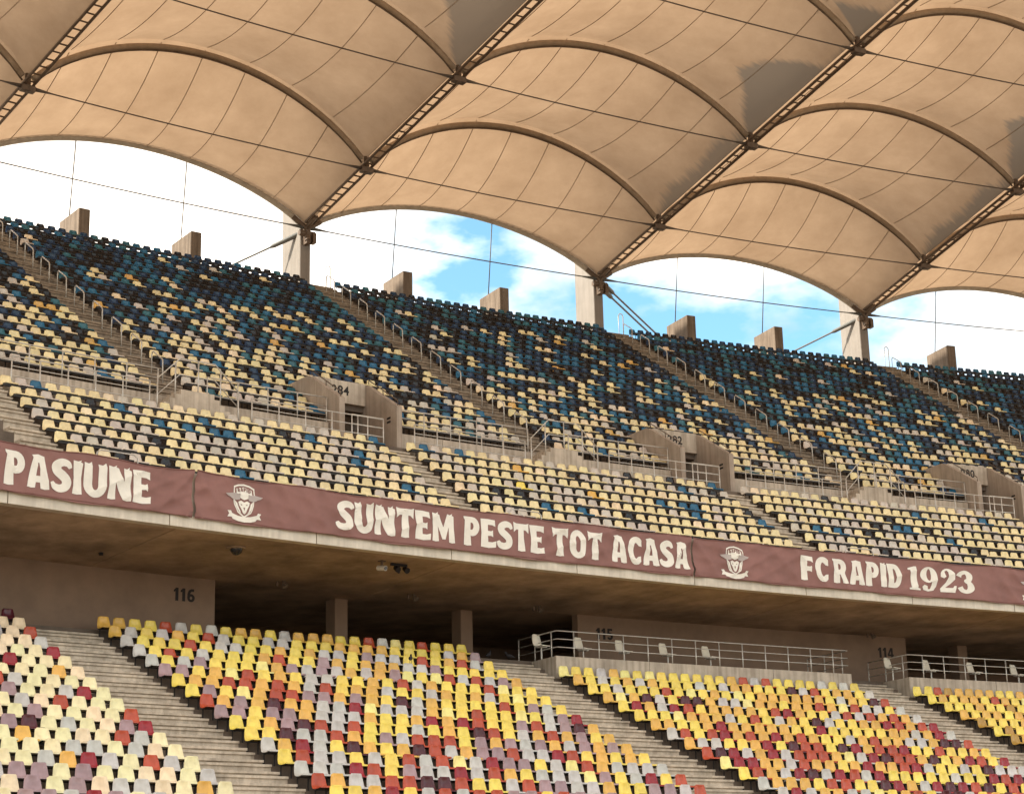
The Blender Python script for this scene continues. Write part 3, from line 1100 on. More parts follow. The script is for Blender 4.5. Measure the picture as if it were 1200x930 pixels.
def crest(kc, parent):
    def mp(off):
        return lambda a, b_: PB(kc + a / 14.43, 12.25 + b_, off)
    sh = lambda s_: [(-0.36 * s_, 0.40 * s_), (-0.20 * s_, 0.47 * s_), (0, 0.50 * s_), (0.20 * s_, 0.47 * s_), (0.36 * s_, 0.40 * s_), (0.37 * s_, 0.15 * s_), (0.33 * s_, -0.12 * s_), (0.22 * s_, -0.36 * s_), (0, -0.50 * s_), (-0.22 * s_, -0.36 * s_), (-0.33 * s_, -0.12 * s_), (-0.37 * s_, 0.15 * s_)]
    root = decal([sh(1.0), sh(0.90)], mp(0.014), 'crest', M_WHITE, parent)
    # white field with the club name
    field = [(-0.27, 0.34), (0, 0.41), (0.27, 0.34), (0.28, 0.16), (0.15, 0.20), (0.16, 0.08), (0, 0.02), (-0.16, 0.08), (-0.15, 0.20), (-0.28, 0.16)]
    decal([field], mp(0.015), 'field', M_WHITE, root)
    x = -0.235
    for c in 'RAPID':
        w, loops = GL[c]
        sc_ = 0.145
        ww = w * sc_
        lp = [[(x + px * sc_, 0.215 + 0.06 * (1 - ((x + ww / 2) / 0.25) ** 2) + py * 0.115) for px, py in l] for l in loops]
        decal(lp, mp(0.022), 'crest_letter', M_BPRINT, root)
        x += ww + 0.016
    for sg in (-1, 1):
        wing = [(sg * a, b_) for a, b_ in ((0.14, 0.17), (0.34, 0.20), (0.62, 0.16), (0.55, 0.10), (0.46, 0.07), (0.38, 0.02), (0.26, 0.0), (0.15, 0.02))]
        decal([wing], mp(0.026), 'wing', M_GREYP, root)
        cheek = [(sg * a, b_) for a, b_ in ((0.31, 0.0), (0.27, -0.16), (0.18, -0.33), (0.10, -0.38), (0.16, -0.26), (0.22, -0.08))]
        decal([cheek], mp(0.016), 'ornament', M_WHITE, root)
    head = [(-0.19, -0.04), (-0.10, 0.0), (0, -0.05), (0.10, 0.0), (0.19, -0.04), (0.16, -0.14), (0.10, -0.24), (0.05, -0.36), (0, -0.40), (-0.05, -0.36), (-0.10, -0.24), (-0.16, -0.14)]
    decal([head, [(-0.11, -0.09), (-0.05, -0.13), (-0.10, -0.14)], [(0.11, -0.09), (0.10, -0.14), (0.05, -0.13)], [(-0.03, -0.2), (0.03, -0.2), (0, -0.30)]], mp(0.017), 'emblem_figure', M_WHITE, root)
    rib = [(-0.56, -0.34), (-0.44, -0.33), (-0.40, -0.40), (-0.2, -0.46), (0, -0.48), (0.2, -0.46), (0.40, -0.40), (0.44, -0.33), (0.56, -0.34), (0.50, -0.42), (0.56, -0.52), (0.42, -0.51), (0.38, -0.57), (0.2, -0.62), (0, -0.64), (-0.2, -0.62), (-0.38, -0.57), (-0.42, -0.51), (-0.56, -0.52), (-0.50, -0.42)]
    decal([rib], mp(0.020), 'ribbon', M_WHITE, root)


ban1 = banner(-1.05, -0.2685, 'brown cloth banner lettered PASIUNE at the far left of the parapet')
lettering('PASIUNE', -0.668, -0.361, 11.76, 0.94, ban1)
ban2 = banner(-0.2625, 1.0300, 'long brown cloth banner with crest and words SUNTEM PESTE TOT ACASA')
crest(-0.153, ban2)
for w_, a_, b_ in (('SUNTEM', 0.068, 0.366), ('PESTE', 0.390, 0.608), ('TOT', 0.629, 0.770), ('ACASA', 0.794, 1.021)):
    lettering(w_, a_, b_, 11.77, 0.92, ban2)
ban3 = banner(1.0355, 2.75, 'brown cloth banner with crest lettered FC RAPID 1923 at the far right')
crest(1.156, ban3)
for w_, a_, b_ in (('FC', 1.359, 1.446), ('RAPID', 1.462, 1.680), ('1923', 1.703, 1.919)):
    lettering(w_, a_, b_, 11.80, 0.88, ban3)
crest(2.118, ban3)

# ------------------------------------------------------------------ seats
COLS = dict(cream=(.83, .74, .45), peach=(.82, .66, .45), grey=(.56, .53, .50), yellow=(.85, .66, .13), lemon=(.86, .76, .28), amber=(.74, .44, .10), mauve=(.38, .26, .27),
            orange_red=(.46, .078, .036), crimson=(.31, .02, .03), maroon=(.085, .015, .022), ochre=(.46, .27, .06),
            beige=(.80, .67, .38), silver=(.58, .51, .44), blue=(.018, .12, .225), teal=(.028, .125, .165), navy=(.011, .036, .085), black=(.011, .009, .011), orange=(.68, .42, .13))
SPOKEN = dict(orange_red='orange-red')


def pick(ws):
    ks_ = list(ws)
    p = np.array([ws[k] for k in ks_], float)
    return ks_[RNG.choice(len(ks_), p=p / p.sum())]


seats = []          # dict(M(4x4), col, sec, row, idx, n, tier)
PITCHS = 0.508


def mixw(a, b, t):
    return {k: a.get(k, 0) * (1 - t) + b.get(k, 0) * t for k in set(a) | set(b)}


S0W = dict(cream=36, peach=20, grey=19, mauve=8, orange_red=8, crimson=4, maroon=4, amber=4)
S1A = dict(yellow=40, amber=22, grey=19, mauve=7, lemon=6, orange_red=6, maroon=1.5)
S1B = dict(yellow=24, amber=12, grey=23, mauve=16, orange_red=16, crimson=5, maroon=4, lemon=3)
S2A = dict(yellow=36, amber=32, grey=17, orange_red=4, crimson=4, maroon=3, lemon=4)
S2B = dict(yellow=17, amber=13, grey=16, orange_red=20, crimson=17, maroon=15)
S3A = dict(yellow=44, amber=38, ochre=10, orange_red=6, lemon=2)
UBW = dict(beige=58, silver=26, peach=5, blue=5, black=5, amber=0.6, yellow=0.4)

for sec in (-1, 0, 1, 2):
    for i in range(NLOW):
        if sec >= 1 and i < 2:
            continue
        Rc, zt = low_row(i)
        r = Rc - SL
        width = r * DTHL - 2 * HWL
        n = int(round(width / PITCHS)) + 1
        for j in range(n):
            k = sec + (HWL + j * width / (n - 1)) / (r * DTHL)
            p = PL(Rc, k, zt + 0.5)
            u, v, w = project(p)
            if u < -90 or u > 1290 or v > 1015:
                continue
            if sec == -1: ws = S0W
            elif sec == 0: ws = mixw(S1A, S1B, min(1, max(0, (i - 3) / 9)))
            elif sec == 1: ws = mixw(S2A, S2B, min(1, max(0, (i - 3) / 12 + (j / n - .5) * .5)))
            else: ws = S3A
            seats.append(dict(M=FL(Rc, k, zt), col=pick(ws), sec=sec, row=i, idx=j, n=n, tier='low', uvw=(u, v, w)))
for b in bays[:-1]:
    for i in range(7):
        Rc, zt = ub_row(i)
        hw = 0.78
        width = Rc * DTH - 2 * hw
        n = int(round(width / 0.50)) + 1
        for j in range(n):
            k = b + 0.472 + (hw + j * width / (n - 1)) / (Rc * DTH)
            p = PU(Rc, k, zt + 0.5)
            u, v, w = project(p)
            if u < -70 or u > 1270:
                continue
            if i == 0 and RNG.random() < 0.12 and False:
                continue
            seats.append(dict(M=FU(Rc, k, zt), col=pick(UBW), sec=b, row=i, idx=j, n=n, tier='ub', uvw=(u, v, w)))
for b in bays:
    for i in range(NUT):
        Rc, zt = ut_row(i)
        hw = 0.065 * DTH * Rc
        width = Rc * DTH - 2 * hw
        n = int(round(width / 0.505)) + 1
        for j in range(n):
            k = b + KA + (hw + j * width / (n - 1)) / (Rc * DTH)
            fr = k - math.floor(k)
            if i <= 2 and PORT[0] - 0.022 < fr < PORT[1] + 0.022 and not (i == 2 and False):
                continue
            p = PU(Rc, k, zt + 0.5)
            u, v, w = project(p)
            if u < -70 or u > 1270:
                continue
            t_ = i / (NUT - 1)
            light = max(0.03, min(0.82, 0.80 * (1 - t_) ** 1.8 + 0.035 + 0.06 * math.sin(3.0 * k + 0.9 * i)))
            if t_ > 0.93: light = 0
            if RNG.random() < light:
                c = pick(dict(beige=62, silver=22, peach=13, orange=2 + 10 * t_))
            else:
                c = pick(dict(blue=32 - 14 * t_, teal=18 - 2 * t_, navy=28 + 8 * t_, black=22 + 12 * t_))
            seats.append(dict(M=FU(Rc, k, zt), col=c, sec=b, row=i, idx=j, n=n, tier='ut', uvw=(u, v, w)))


def seat_template(low):
    """moulded shell with folded rim, and its bracket; local x along row, y back, z up from the tread"""
    pr = [(-.248, .380, .215, 0), (-.243, .425, .224, 0), (-.12, .405, .228, .014), (.04, .40, .228, .024), (.125, .43, .225, .04), (.162, .51, .215, .06), (.190, .64, .196, .06), (.214, .75, .172, .018), (.222, .773, .152, 0), (.245, .758, .152, 0)]
    cols_ = [-1.0, -.90, -.45, 0, .45, .90, 1.0]
    vs, fs = [], []
    for i, (y, z, hw, dish) in enumerate(pr):
        a = pr[max(i - 1, 0)]
        b_ = pr[min(i + 1, len(pr) - 1)]
        d = math.hypot(b_[0] - a[0], b_[1] - a[1]) or 1
        ny, nz = -(b_[1] - a[1]) / d, (b_[0] - a[0]) / d      # towards the sitter
        for x in cols_:
            off = -dish * (1 - x * x) if abs(x) < 1 else -0.035
            vs.append((x * hw, y + ny * off, z + nz * off))
    m = len(cols_)
    for i in range(len(pr) - 1):
        for j in range(m - 1):
            fs.append((i * m + j, i * m + j + 1, i * m + m + j + 1, i * m + m + j))
    b2 = MB()
    I = Matrix.Identity(4)
    for sx in (-0.15, 0.15):
        b2.box(I, sx - 0.014, sx + 0.014, -0.17, 0.15, 0.365, 0.392)
        b2.box(I, sx - 0.014, sx + 0.014, 0.12, 0.148, 0.0, 0.366)
    if low:
        b2.box(I, -0.256, 0.256, 0.0, 0.04, 0.335, 0.37)
    else:
        b2.box(I, -0.256, 0.256, -0.21, -0.14, 0.285, 0.375)  # front beam made deep and dark to draw the shade under the seat lip
    return vs, fs, b2.v, b2.f


SV, SF, BV, BF = seat_template(True)
BV2, BF2 = seat_template(False)[2:]
inframe = [s_ for s_ in seats if s_['tier'] == 'low' and 4 < s_['uvw'][0] < 1196 and s_['uvw'][1] < 926]
inframe.sort(key=lambda s_: s_['uvw'][2])
solo = set(id(s_) for s_ in inframe[:300])


def tinted(c):
    a = np.array(COLS[c]) * (1 + RNG.normal(0, 0.045))
    return np.clip(a * (1 + RNG.normal(0, 0.015, 3)), 0.004, 0.92)


shell_cache = {}


def shell_mesh(c):
    v = RNG.integers(0, 4)
    if (c, v) not in shell_cache:
        b = MB()
        b.add(SV, SF)
        me = b.mesh('stadium_seat', M_SEAT, True)
        a = me.color_attributes.new('Col', 'FLOAT_COLOR', 'POINT')
        col = tinted(c)
        a.data.foreach_set('color', np.tile(np.append(col, 1.0), len(me.vertices)))
        shell_cache[(c, v)] = me
    return shell_cache[(c, v)]


_b = MB()
_b.add(BV, BF)
bracket_me = _b.mesh('bracket', M_BEAM)
rest = []
nrow_in = {}
for s_ in seats:
    jm = Matrix.Translation((RNG.normal(0, .004), RNG.normal(0, .006), RNG.normal(0, .004))) @ Matrix.Rotation(RNG.normal(0, .012), 4, 'Z') @ Matrix.Rotation(RNG.normal(0, .012) + (RNG.normal(0, .06) if RNG.random() < .06 else 0), 4, 'X')
    s_['M'] = s_['M'] @ jm @ Matrix.Diagonal((0.985, 1, 0.93 if s_['tier'] != 'low' else 1.0, 1))
    if id(s_) in solo:
        o = bpy.data.objects.new('stadium_seat', shell_mesh(s_['col']))
        C.objects.link(o)
        o.matrix_basis = s_['M']
        br = bpy.data.objects.new('bracket', bracket_me)
        C.objects.link(br)
        br.parent = o
        j, n = s_['idx'], s_['n']
        cn = SPOKEN.get(s_['col'], s_['col'])
        if s_['sec'] == -1:
            lab = f'{cn} plastic seat, bottom left corner block, {ORD[s_["row"]]} row down, {ORD[n - 1 - j]} from the stairs'
        elif s_['sec'] == 0:
            lab = f'{cn} plastic seat, lower block under number 116, {ORD[s_["row"]]} row down, {ORD[j]} from left stairs'
        else:
            lab = f'{cn} plastic seat, block under the platform railing, {ORD[s_["row"]]} row, {ORD[j]} from its left stairs'
        tag(o, lab, 'seat', 'seats of the lower tier')
    else:
        rest.append(s_)

aV, aF, aM, aC, aS = [], [], [], [], []
base = 0
for low in (True, False):
    grp = [s_ for s_ in rest if (s_['tier'] == 'low') == low]
    bv_, bf_ = (BV, BF) if low else (BV2, BF2)
    sv = np.array(SV + bv_, float)
    quads = np.array([tuple(f) for f in SF] + [tuple(i + len(SV) for i in f) for f in bf_], np.int32)
    N_ = len(grp)
    Ms = np.array([np.array(s_['M']) for s_ in grp])
    aV.append((np.einsum('nij,vj->nvi', Ms[:, :3, :3], sv) + Ms[:, None, :3, 3]).reshape(-1, 3))
    aF.append((quads[None] + (base + np.arange(N_) * len(sv))[:, None, None]).reshape(-1, 4))
    aM.append(np.tile(np.array([0] * len(SF) + [1] * len(bf_), np.int32), N_))
    cc = np.ones((N_, len(sv), 4), np.float32)
    for i, s_ in enumerate(grp):
        cc[i, :, :3] = tinted(s_['col'])
    aC.append(cc.reshape(-1, 4))
    base += N_ * len(sv)
aV, aF, aM, aC = map(np.concatenate, (aV, aF, aM, aC))
me = bpy.data.meshes.new('seat_rows')
me.vertices.add(len(aV))
me.vertices.foreach_set('co', aV.reshape(-1).astype(np.float32))
me.loops.add(aF.size)
me.loops.foreach_set('vertex_index', aF.reshape(-1).astype(np.int32))
me.polygons.add(len(aF))
me.polygons.foreach_set('loop_start', (np.arange(len(aF)) * 4).astype(np.int32))
me.materials.append(M_SEAT)
me.materials.append(M_BEAM)
me.polygons.foreach_set('material_index', aM)
me.polygons.foreach_set('use_smooth', aM == 0)
me.update(calc_edges=True)
ca = me.color_attributes.new('Col', 'FLOAT_COLOR', 'POINT')
ca.data.foreach_set('color', aC.reshape(-1))
tag(link('stadium_seats', me), 'thousands of coloured plastic seats filling the farther rows of both tiers', 'seats', kind='stuff')
print('seats', len(seats), 'solo', len(solo))

# ------------------------------------------------------------------ roof
RR = [184.91, 178.72, 170.32, 161.92, 153.52, 145.12, 136.7]
RISE = [2.5, 3.7, 3.2, 3.15, 3.1, 3.1, 3.1]


def ztruss(R):
    return 33.834 + (184.91 - R) * 0.1345


def shape(x):
    return max(0.0, 4 * x * (1 - x)) ** 0.8


def arch_pt(ri, q, x, dz=0.0, dr=0.0):
    R = RR[ri] + dr
    return PU(R, q + x, ztruss(RR[ri]) + RISE[ri] * shape(x) + dz)


def memb_pt(ri, q, x, t_, dz=0.30):
    R = RR[ri] + (RR[ri + 1] - RR[ri]) * t_
    rise = RISE[ri] + (RISE[ri + 1] - RISE[ri]) * t_ - 0.75 * 4 * t_ * (1 - t_)
    return PU(R, q + x, ztruss(R) + rise * shape(x) + dz - (0.46 * (1 - t_) if ri == 0 else 0) + 0.10 * (1 - shape(x)))


PNAME = {-1: 'beyond the left picture edge', 0: 'left of the leftmost pillar', 1: 'between the leftmost and middle pillars', 2: 'between the middle and rightmost pillars', 3: 'right of the rightmost pillar'}
RNAME = ['outermost', 'second from the outer edge', 'third from the outer edge', 'fourth from the outer edge', 'fifth from the outer edge', 'sixth']
SEAMS = [0.11 + 0.13 * i for i in range(7)]


def in_view(pts, m=10):
    for p in pts:
        u, v, w = project(p)
        if w > 1 and -m < u < 1200 + m and -m < v < 930 + m:
            return True
    return False


far = MB()  # roof cells out of view, extended to keep sun off the stands
far_uv = []
for q in range(-5, 7):
    for ri in range(6):
        nx, nt_ = 28, 10
        xs = [0.5 - 0.5 * math.cos(math.pi * i / nx) * (0.6) - (0.4 * (0.5 - i / nx)) for i in range(nx + 1)]
        grid = [[memb_pt(ri, q, xs[i], j / nt_) for j in range(nt_ + 1)] for i in range(nx + 1)]
        vis = in_view([p for row in grid for p in row])
        m = nt_ + 1
        vs = [p for row in grid for p in row]
        fs = [(i * m + j, (i + 1) * m + j, (i + 1) * m + j + 1, i * m + j + 1) for i in range(nx) for j in range(nt_)]
        uvs = [(xs[i], (ri + j / nt_) / 6.0) for i in range(nx + 1) for j in range(nt_ + 1)]
        if not vis:
            far.add(vs, fs)
            far_uv += uvs
            continue
        b = MB()
        b.add(vs, fs)
        me = b.mesh('roof_membrane', M_MEMB, True)
        o = link('roof_membrane', me)
        tag(o, f'tan translucent roof membrane panel, {RNAME[ri]}, {PNAME[q]}', 'roof panel', 'membrane panels of the roof')
        ul = me.uv_layers.new(name='bay')
        for lp in me.loops:
            ul.data[lp.index].uv = uvs[lp.vertex_index]
        at = me.attributes.new('dark_patch', 'FLOAT', 'POINT')
        amt = {(0, 1): 0.0, (0, 2): 0.9, (1, 1): 0.85, (1, 2): 1.0, (1, 3): 1.0, (2, 1): 0.95, (2, 2): 1.0}.get((q, ri), 0.9 if q >= 1 and ri >= 3 else 0.0)
        at.data.foreach_set('value', [amt] * len(me.vertices))
        for x in SEAMS:
            sm = MB()
            pts = [memb_pt(ri, q, x, 0.015 + 0.97 * j / 14, 0.285) for j in range(15)]
            if in_view(pts, 0):
                sm.tube(pts, 0.022, 4, 0, False)
                sm.build('seam', M_ARCH, o)
if far.v:
    o = far.build('roof_canopy', M_MEMB, None, True)
    tag(o, 'unseen rest of the membrane roof, extended to shade the stands', None, kind='structure')

for q in range(-1, 5):
    pts = [PU(RR[0] - (RR[0] - RR[6]) * i / 50, q, ztruss(RR[0] - (RR[0] - RR[6]) * i / 50)) for i in range(51)]
    vis = in_view(pts)
    if not vis:
        continue
    lab = {0: 'dark ladder girder crossing the top left corner of the roof', 1: 'dark ladder girder rising inwards from the leftmost pillar', 2: 'dark ladder girder rising inwards from the middle pillar',
           3: 'dark ladder girder rising inwards from the rightmost pillar'}.get(q, 'dark ladder girder at the right end of the roof')
    root = thing('radial_girder', lab, 'girder', pts[0])
    wk = 0.21 / (DTH * 165)
    ends = (RR[0] - 0.3, RR[6])
    NP = 30
    for dx, dz in ((-wk, 0.0), (wk, 0.0), (1.45 * wk, 0.16)):
        tube_obj('chord', [PU(ends[0] + (ends[1] - ends[0]) * i / NP, q + dx, ztruss(ends[0] + (ends[1] - ends[0]) * i / NP) + dz) for i in range(NP + 1)], 0.068 if dz == 0 else 0.035, M_TRUSS, root, 6)
    rg = MB()
    R = ends[0]
    while R > ends[1]:
        z = ztruss(R)
        rg.tube([PU(R, q - wk, z), PU(R, q + wk, z)], 0.042, 4, 0, False)
        R -= 0.62
    o = rg.build('rungs', M_TRUSS, root)
    tag(o, kind='stuff')
    # node plates where arches land
    for ri in range(1, 6):
        M = FU(RR[ri], q, ztruss(RR[ri]))
        b = MB()
        b.box(M, -0.30, 0.30, -0.16, 0.16, -0.30, -0.06)
        b.tube([M @ Vector((0, 0, -0.34)), M @ Vector((0, 0, 0.5))], 0.13, 8)
        if in_view([M.translation], 20):
            b.build('node_plate', M_TRUSS, root)

for q in (-1, 0, 1, 2, 3):
    for ri in range(6):
        nn = 30
        xs = [0.015 + 0.97 * i / nn for i in range(nn + 1)]
        pts = [arch_pt(ri, q, x, -0.05) for x in xs]
        if not in_view(pts):
            continue
        if ri == 0:
            root = thing('edge_arch', f'pale laced outer edge arch of the roof, {PNAME[q]}', 'arch', pts[0], 'outer edge arches')
            tube_obj('lower_chord', [arch_pt(0, q, x, -0.19, 0.12) for x in xs], 0.15, M_EDGE, root, 8)
            tube_obj('upper_chord', [arch_pt(0, q, x, 0.06, -0.04) for x in xs], 0.045, M_EDGE, root, 6)
            lc = MB()
            for i in range(84):
                x0 = 0.02 + 0.96 * i / 84
                lc.tube([arch_pt(0, q, x0, -0.10, 0.12), arch_pt(0, q, x0 + (0.006 if i % 2 else -0.002), 0.06, -0.04)], 0.03, 4, 0, False)
            tag(lc.build('lacing', M_ARCH, root), kind='stuff')
        else:
            root = thing('roof_arch', f'brown tubular roof arch, {["", "nearest the outer edge", "second row in", "third row in", "fourth row in", "fifth row in"][ri]}, {PNAME[q]}', 'arch', pts[0], 'arches of the roof')
            tube_obj('tube', pts, 0.15, M_ARCH, root, 8)
            tube_obj('underside_rail', [arch_pt(ri, q, x, -0.235, 0.0) for x in xs], 0.045, M_TRUSS, root, 5)
        # tie cable from foot to foot
        a, c = PU(RR[ri], q + 0.012, ztruss(RR[ri]) - 0.12), PU(RR[ri], q + 0.988, ztruss(RR[ri]) - 0.12)
        cpts = [a.lerp(c, i / 10) - Vector((0, 0, 0.10 * 4 * (i / 10) * (1 - i / 10))) for i in range(11)]
        if in_view(cpts, 0):
            rad = [0.085, 0.035] + [0.030] * 7 + [0.035, 0.085]
            cp = [cpts[0], cpts[0].lerp(cpts[1], 0.55)] + cpts[1:-1] + [cpts[-1].lerp(cpts[-2], 0.55), cpts[-1]]
            o = tube_obj('tie_cable', cp, [0.10, 0.033] + [0.030] * 9 + [0.033, 0.10], M_CABLE if ri else M_STAY)
            tag(o, f'thin tie cable, {RNAME[ri]}, {PNAME[q]}', 'cable', 'tie cables under the roof arches')

# pillars behind the top row, with the joint they carry
PLN = {1: 'leftmost', 2: 'middle', 3: 'rightmost'}
for q in (0, 1, 2, 3, 4):
    pk = q + 0.0015
    M = FU(185.0, pk, 0)
    if not in_view([M @ Vector((0, 0, ZC + 32)), M @ Vector((0, 0, 31))], 0):
        pass
    if q not in PLN:
        continue
    root = thing('roof_pillar', f'tall pale concrete pillar carrying the roof edge, {PLN[q]} of the three', 'pillar', M @ Vector((0, 0.3, -ZC * 0)), 'pillars behind the top row')
    b = MB()
    b.box(FU(185.0, pk, 0), -0.285, 0.285, 0.12, 2.12, 20, 35.4)
    o = b.build('shaft', M_PILL, root)
    bv = o.modifiers.new('bevel', 'BEVEL')
    bv.width = 0.03
    b = MB()
    MZ = FU(184.9, q, 33.75)
    b.tube([MZ @ Vector((-0.42, 0.0, -0.35)), MZ @ Vector((0.42, 0.0, -0.35))], 0.15, 10)
    b.tube([MZ @ Vector((0, -0.15, -0.75)), MZ @ Vector((0, 0.25, 0.35))], 0.16, 10)
    b.tube([MZ @ Vector((0, 0, -0.1)), MZ @ Vector((-0.75, 0.05, 0.42))], 0.13, 8)
    b.tube([MZ @ Vector((0, 0, -0.1)), MZ @ Vector((0.75, 0.05, 0.42))], 0.13, 8)
    b.tube([MZ @ Vector((0, 0, 0)), MZ @ Vector((0.0, -1.0, 0.22))], 0.12, 8)
    b.box(MZ, -0.10, 0.10, -0.2, 0.32, -0.9, -0.2)
    b.box(MZ, 0.22, 0.40, -0.25, 0.1, -0.85, -0.35)
    b.build('joint', M_TRUSS, root)
    # back stays
    if q in (1, 3): tgt = PU(188.0, q - 0.121, 32.60)
    else: tgt = PU(188.0, q + 0.249, 32.62)
    st0 = PU(185.3, q, 33.62)
    dvec = (tgt - st0)
    for n_, offv in enumerate((Vector((0, 0, 0)), Vector((0.10, 0.0, 0.26)))[:2 if q == 2 else 1]):
        a = st0 + offv
        cst = MB()
        e = a + dvec * 4.0
        cst.tube([a, a + dvec.normalized() * 0.3, a + dvec.normalized() * 1.7, a + dvec.normalized() * 1.9, e], [0.07, 0.13, 0.12, 0.055, 0.05], 8)
        cst.build('stay_cable', M_STAY, root, True)

# fins behind the top row, and the hangers tied to them
fi = 0
for q in range(0, 4):
    for fr in (0.318, 0.646):
        kk = q + fr
        M = FU(184.5, kk, 0)
        b = MB()
        if not in_view([PU(184.5, kk, 31.5)], 12):
            continue
        b.box(M, -0.27, 0.27, 0.0, 2.2, 26.0, 32.22)
        o = b.build('concrete_fin', M_FIN)
        bv = o.modifiers.new('bevel', 'BEVEL')
        bv.width = 0.02
        tag(o, f'square concrete fin standing behind the top row, {ORD[fi]} from the left', 'fin', 'concrete fins behind the top row')
        a = PU(186.1, kk - 0.004, 32.2)
        c = arch_pt(0, q, fr - 0.02, -0.2, 0.12)
        o = tube_obj('hanger_cable', [a, c], 0.028, M_STAY)
        tag(o, f'thin vertical cable from edge arch to the {ORD[fi]} concrete fin', 'cable', 'vertical cables at the roof edge')
        fi += 1
for q in (1, 2, 3):
    kk = q + 0.043
    p = [(184.3, kk, 29.2), (184.3, kk, 31.55), (184.3, kk + 0.004, 31.66), (184.3, kk + 0.012, 31.66), (184.3, kk + 0.016, 31.55), (184.3, kk + 0.016, 29.2)]
    o = tube_obj('ladder_hoop', [PU(*x) for x in p], 0.026, M_STEEL)
    tag(o, f'tall narrow steel hoop behind the top row beside the {PLN[q]} pillar', 'hoop', 'hoops behind the top row')

# ------------------------------------------------------------------ small things under the soffit, birds
def zsof(R): return 11.315 - (min(R, 162.0) - 156.77) * 0.0488 - 0.004


def cctv(label, R, k, z, yaw):
    M = FU(R, k, z) @ Matrix.Rotation(yaw, 4, 'Z')
    root = thing('security_camera', label, 'camera', M.translation)
    b = MB()
    b.tube([M @ Vector((0, 0, 0.0)), M @ Vector((0, 0, -0.16))], 0.035, 8)
    b.box(M, -0.09, 0.09, -0.09, 0.09, -0.02, 0.02)
    b.build('bracket', M_TRUSS, root)
    b = MB()
    b.tube([M @ Vector((0, 0.16, -0.20)), M @ Vector((0, -0.16, -0.25))], 0.085, 10)
    b.build('housing', M_CAM, root, False)
    b = MB()
    b.tube([M @ Vector((0, -0.155, -0.249)), M @ Vector((0, -0.18, -0.253))], 0.06, 10)
    b.build('lens', M_GLASS, root)


cctv('pale round security camera under the soffit edge below the word SUNTEM', 157.6, 0.237, zsof(157.6), 0.25)
# twin spotlight beside it
M = FU(157.7, 0.285, zsof(157.7))
root = thing('twin_spotlight', 'dark twin spotlight bracket under the soffit below the word SUNTEM', 'spotlight', M.translation)
b = MB(); b.box(M, -0.30, 0.30, -0.03, 0.03, -0.08, 0.0); b.box(M, -0.02, 0.02, -0.03, 0.03, -0.3, -0.05); b.build('bar', M_BLACK, root)
for sx in (-0.10, 0.24):
    b = MB()
    b.tube([M @ Vector((sx, 0.06, -0.12)), M @ Vector((sx, -0.12, -0.22))], [0.07, 0.10], 8)
    b.build('lamp_head', M_BLACK, root)
b = MB()
M = FU(158.0, -0.10, zsof(158.0))
root = thing('dome_camera', 'dark dome camera on the soffit below the first banner crest', 'camera', M.translation)
b.add([M @ Vector((0.30 * math.cos(a), 0.30 * math.sin(a), zz)) for zz in (0.0, -0.04) for a in [2 * math.pi * i / 14 for i in range(14)]],
      [tuple(range(14)), tuple(range(14, 28))[::-1]] + [(i, (i + 1) % 14, 14 + (i + 1) % 14, 14 + i) for i in range(14)])
b.build('mount', M_SOFF, root)
b = MB()
rings = [(0.19 * math.cos(R_(a)), -0.04 - 0.19 * math.sin(R_(a))) for a in (0, 22, 45, 68, 86)]
b.add([M @ Vector((r * math.cos(2 * math.pi * i / 12), r * math.sin(2 * math.pi * i / 12), z)) for r, z in rings for i in range(12)],
      [(a * 12 + i, a * 12 + (i + 1) % 12, a * 12 + 12 + (i + 1) % 12, a * 12 + 12 + i) for a in range(4) for i in range(12)] + [tuple(48 + i for i in range(12))])
b.build('dome', M_GLASS, root, True)


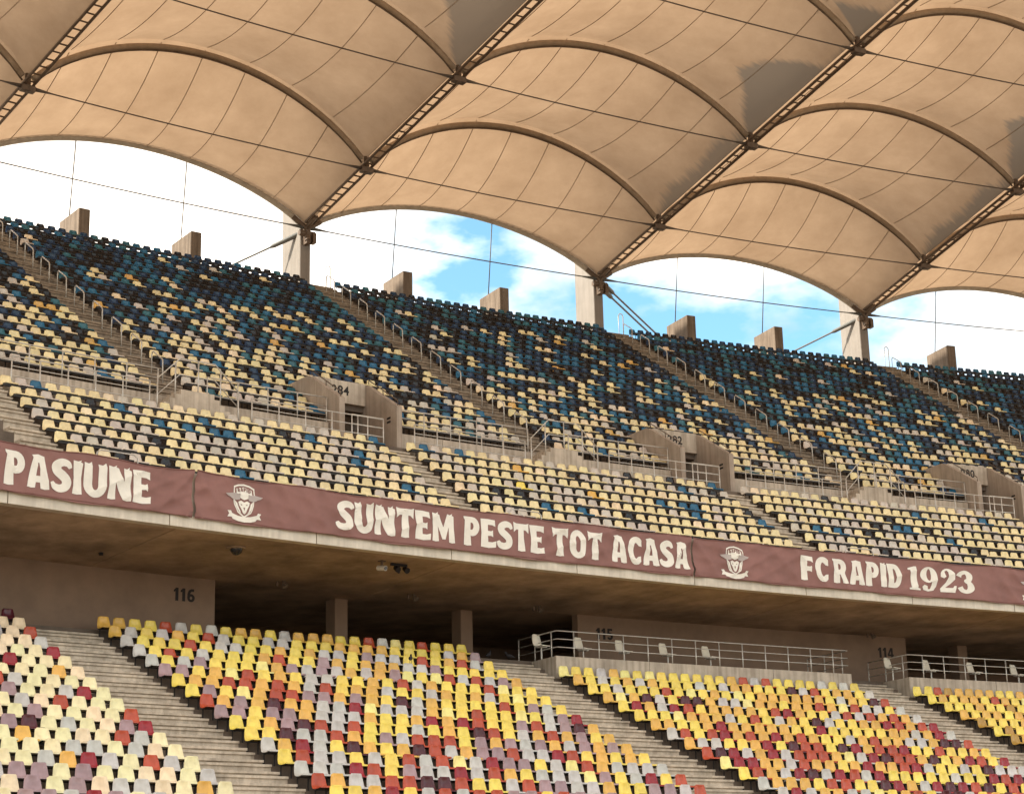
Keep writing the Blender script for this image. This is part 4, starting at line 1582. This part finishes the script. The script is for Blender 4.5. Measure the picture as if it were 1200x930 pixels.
def fitting(label, R, k):
    M = FU(R, k, zsof(R))
    root = thing('ceiling_light', label, 'light fitting', M.translation, 'light fittings on the soffit')
    b = MB()
    b.tube([M @ Vector((0, 0, 0.0)), M @ Vector((0, 0, -0.14))], 0.04, 8)
    b.build('stem', M_TRUSS, root)
    b = MB()
    b.tube([M @ Vector((0.02, 0.02, -0.06)), M @ Vector((0.04, -0.05, -0.17)), M @ Vector((0.05, -0.07, -0.20))], [0.05, 0.10, 0.105], 10)
    b.build('shade', M_FIN, root)
    b = MB()
    b.tube([M @ Vector((-0.22, 0.0, -0.05)), M @ Vector((-0.22, 0.0, -0.2))], 0.045, 8)
    b.build('ballast', M_TRUSS, root)


fitting('small round light fitting on the soffit left of the concourse columns', 161.2, 0.140)
fitting('small round light fitting on the soffit between the two concourse columns', 161.2, 0.477)
fitting('small round light fitting on the soffit left of the number 115', 161.2, 0.822)
fitting('small round light fitting on the soffit at the far right', 161.4, 1.86)
b = MB()
M = FU(160.3, -0.32, zsof(160.3))
b.tube([M @ Vector((0, 0, 0.01)), M @ Vector((0, 0, -0.07))], 0.07, 8)
tag(b.build('smoke_detector', M_BLACK), 'tiny dark detector on the soffit under the word PASIUNE', 'detector')


def pigeon(label, M, turn):
    M = M @ Matrix.Rotation(turn, 4, 'Z')
    root = thing('pigeon', label, 'bird', M.translation, 'pigeons on the stand')
    b = MB()
    spine = [((-0.20, 0.085), 0.012), ((-0.15, 0.10), 0.028), ((-0.09, 0.125), 0.052), ((-0.02, 0.145), 0.068), ((0.045, 0.165), 0.064), ((0.085, 0.20), 0.046), ((0.10, 0.24), 0.032), ((0.112, 0.272), 0.033), ((0.135, 0.282), 0.026), ((0.152, 0.278), 0.010), ((0.170, 0.272), 0.004)]
    b.tube([M @ Vector((x, 0, z)) for (x, z), r in spine], [r for _, r in spine], 8)
    b.build('body', M_PIGEON, root, True)
    for sy in (-0.025, 0.025):
        l = MB()
        l.tube([M @ Vector((0.0, sy, 0.10)), M @ Vector((0.01, sy, 0.03)), M @ Vector((0.0, sy, 0.0)), M @ Vector((0.035, sy, 0.003))], 0.007, 5)
        l.build('leg', M_BLACK, root)


pigeon('dark pigeon standing on the top step of the middle lower stairs', FL(RCON + 0.1, 0.985, ZCON), 0.5)
pigeon('dark pigeon crouching at the foot of the platform side wall', FL(RCON + 0.05, 1.035, ZCON), 2.4)
Rc, zt = low_row(3)
pigeon('dark pigeon perched on a seat back in the lower middle block', FL(Rc + 0.24, 0.685, zt + 0.79), 0.9)
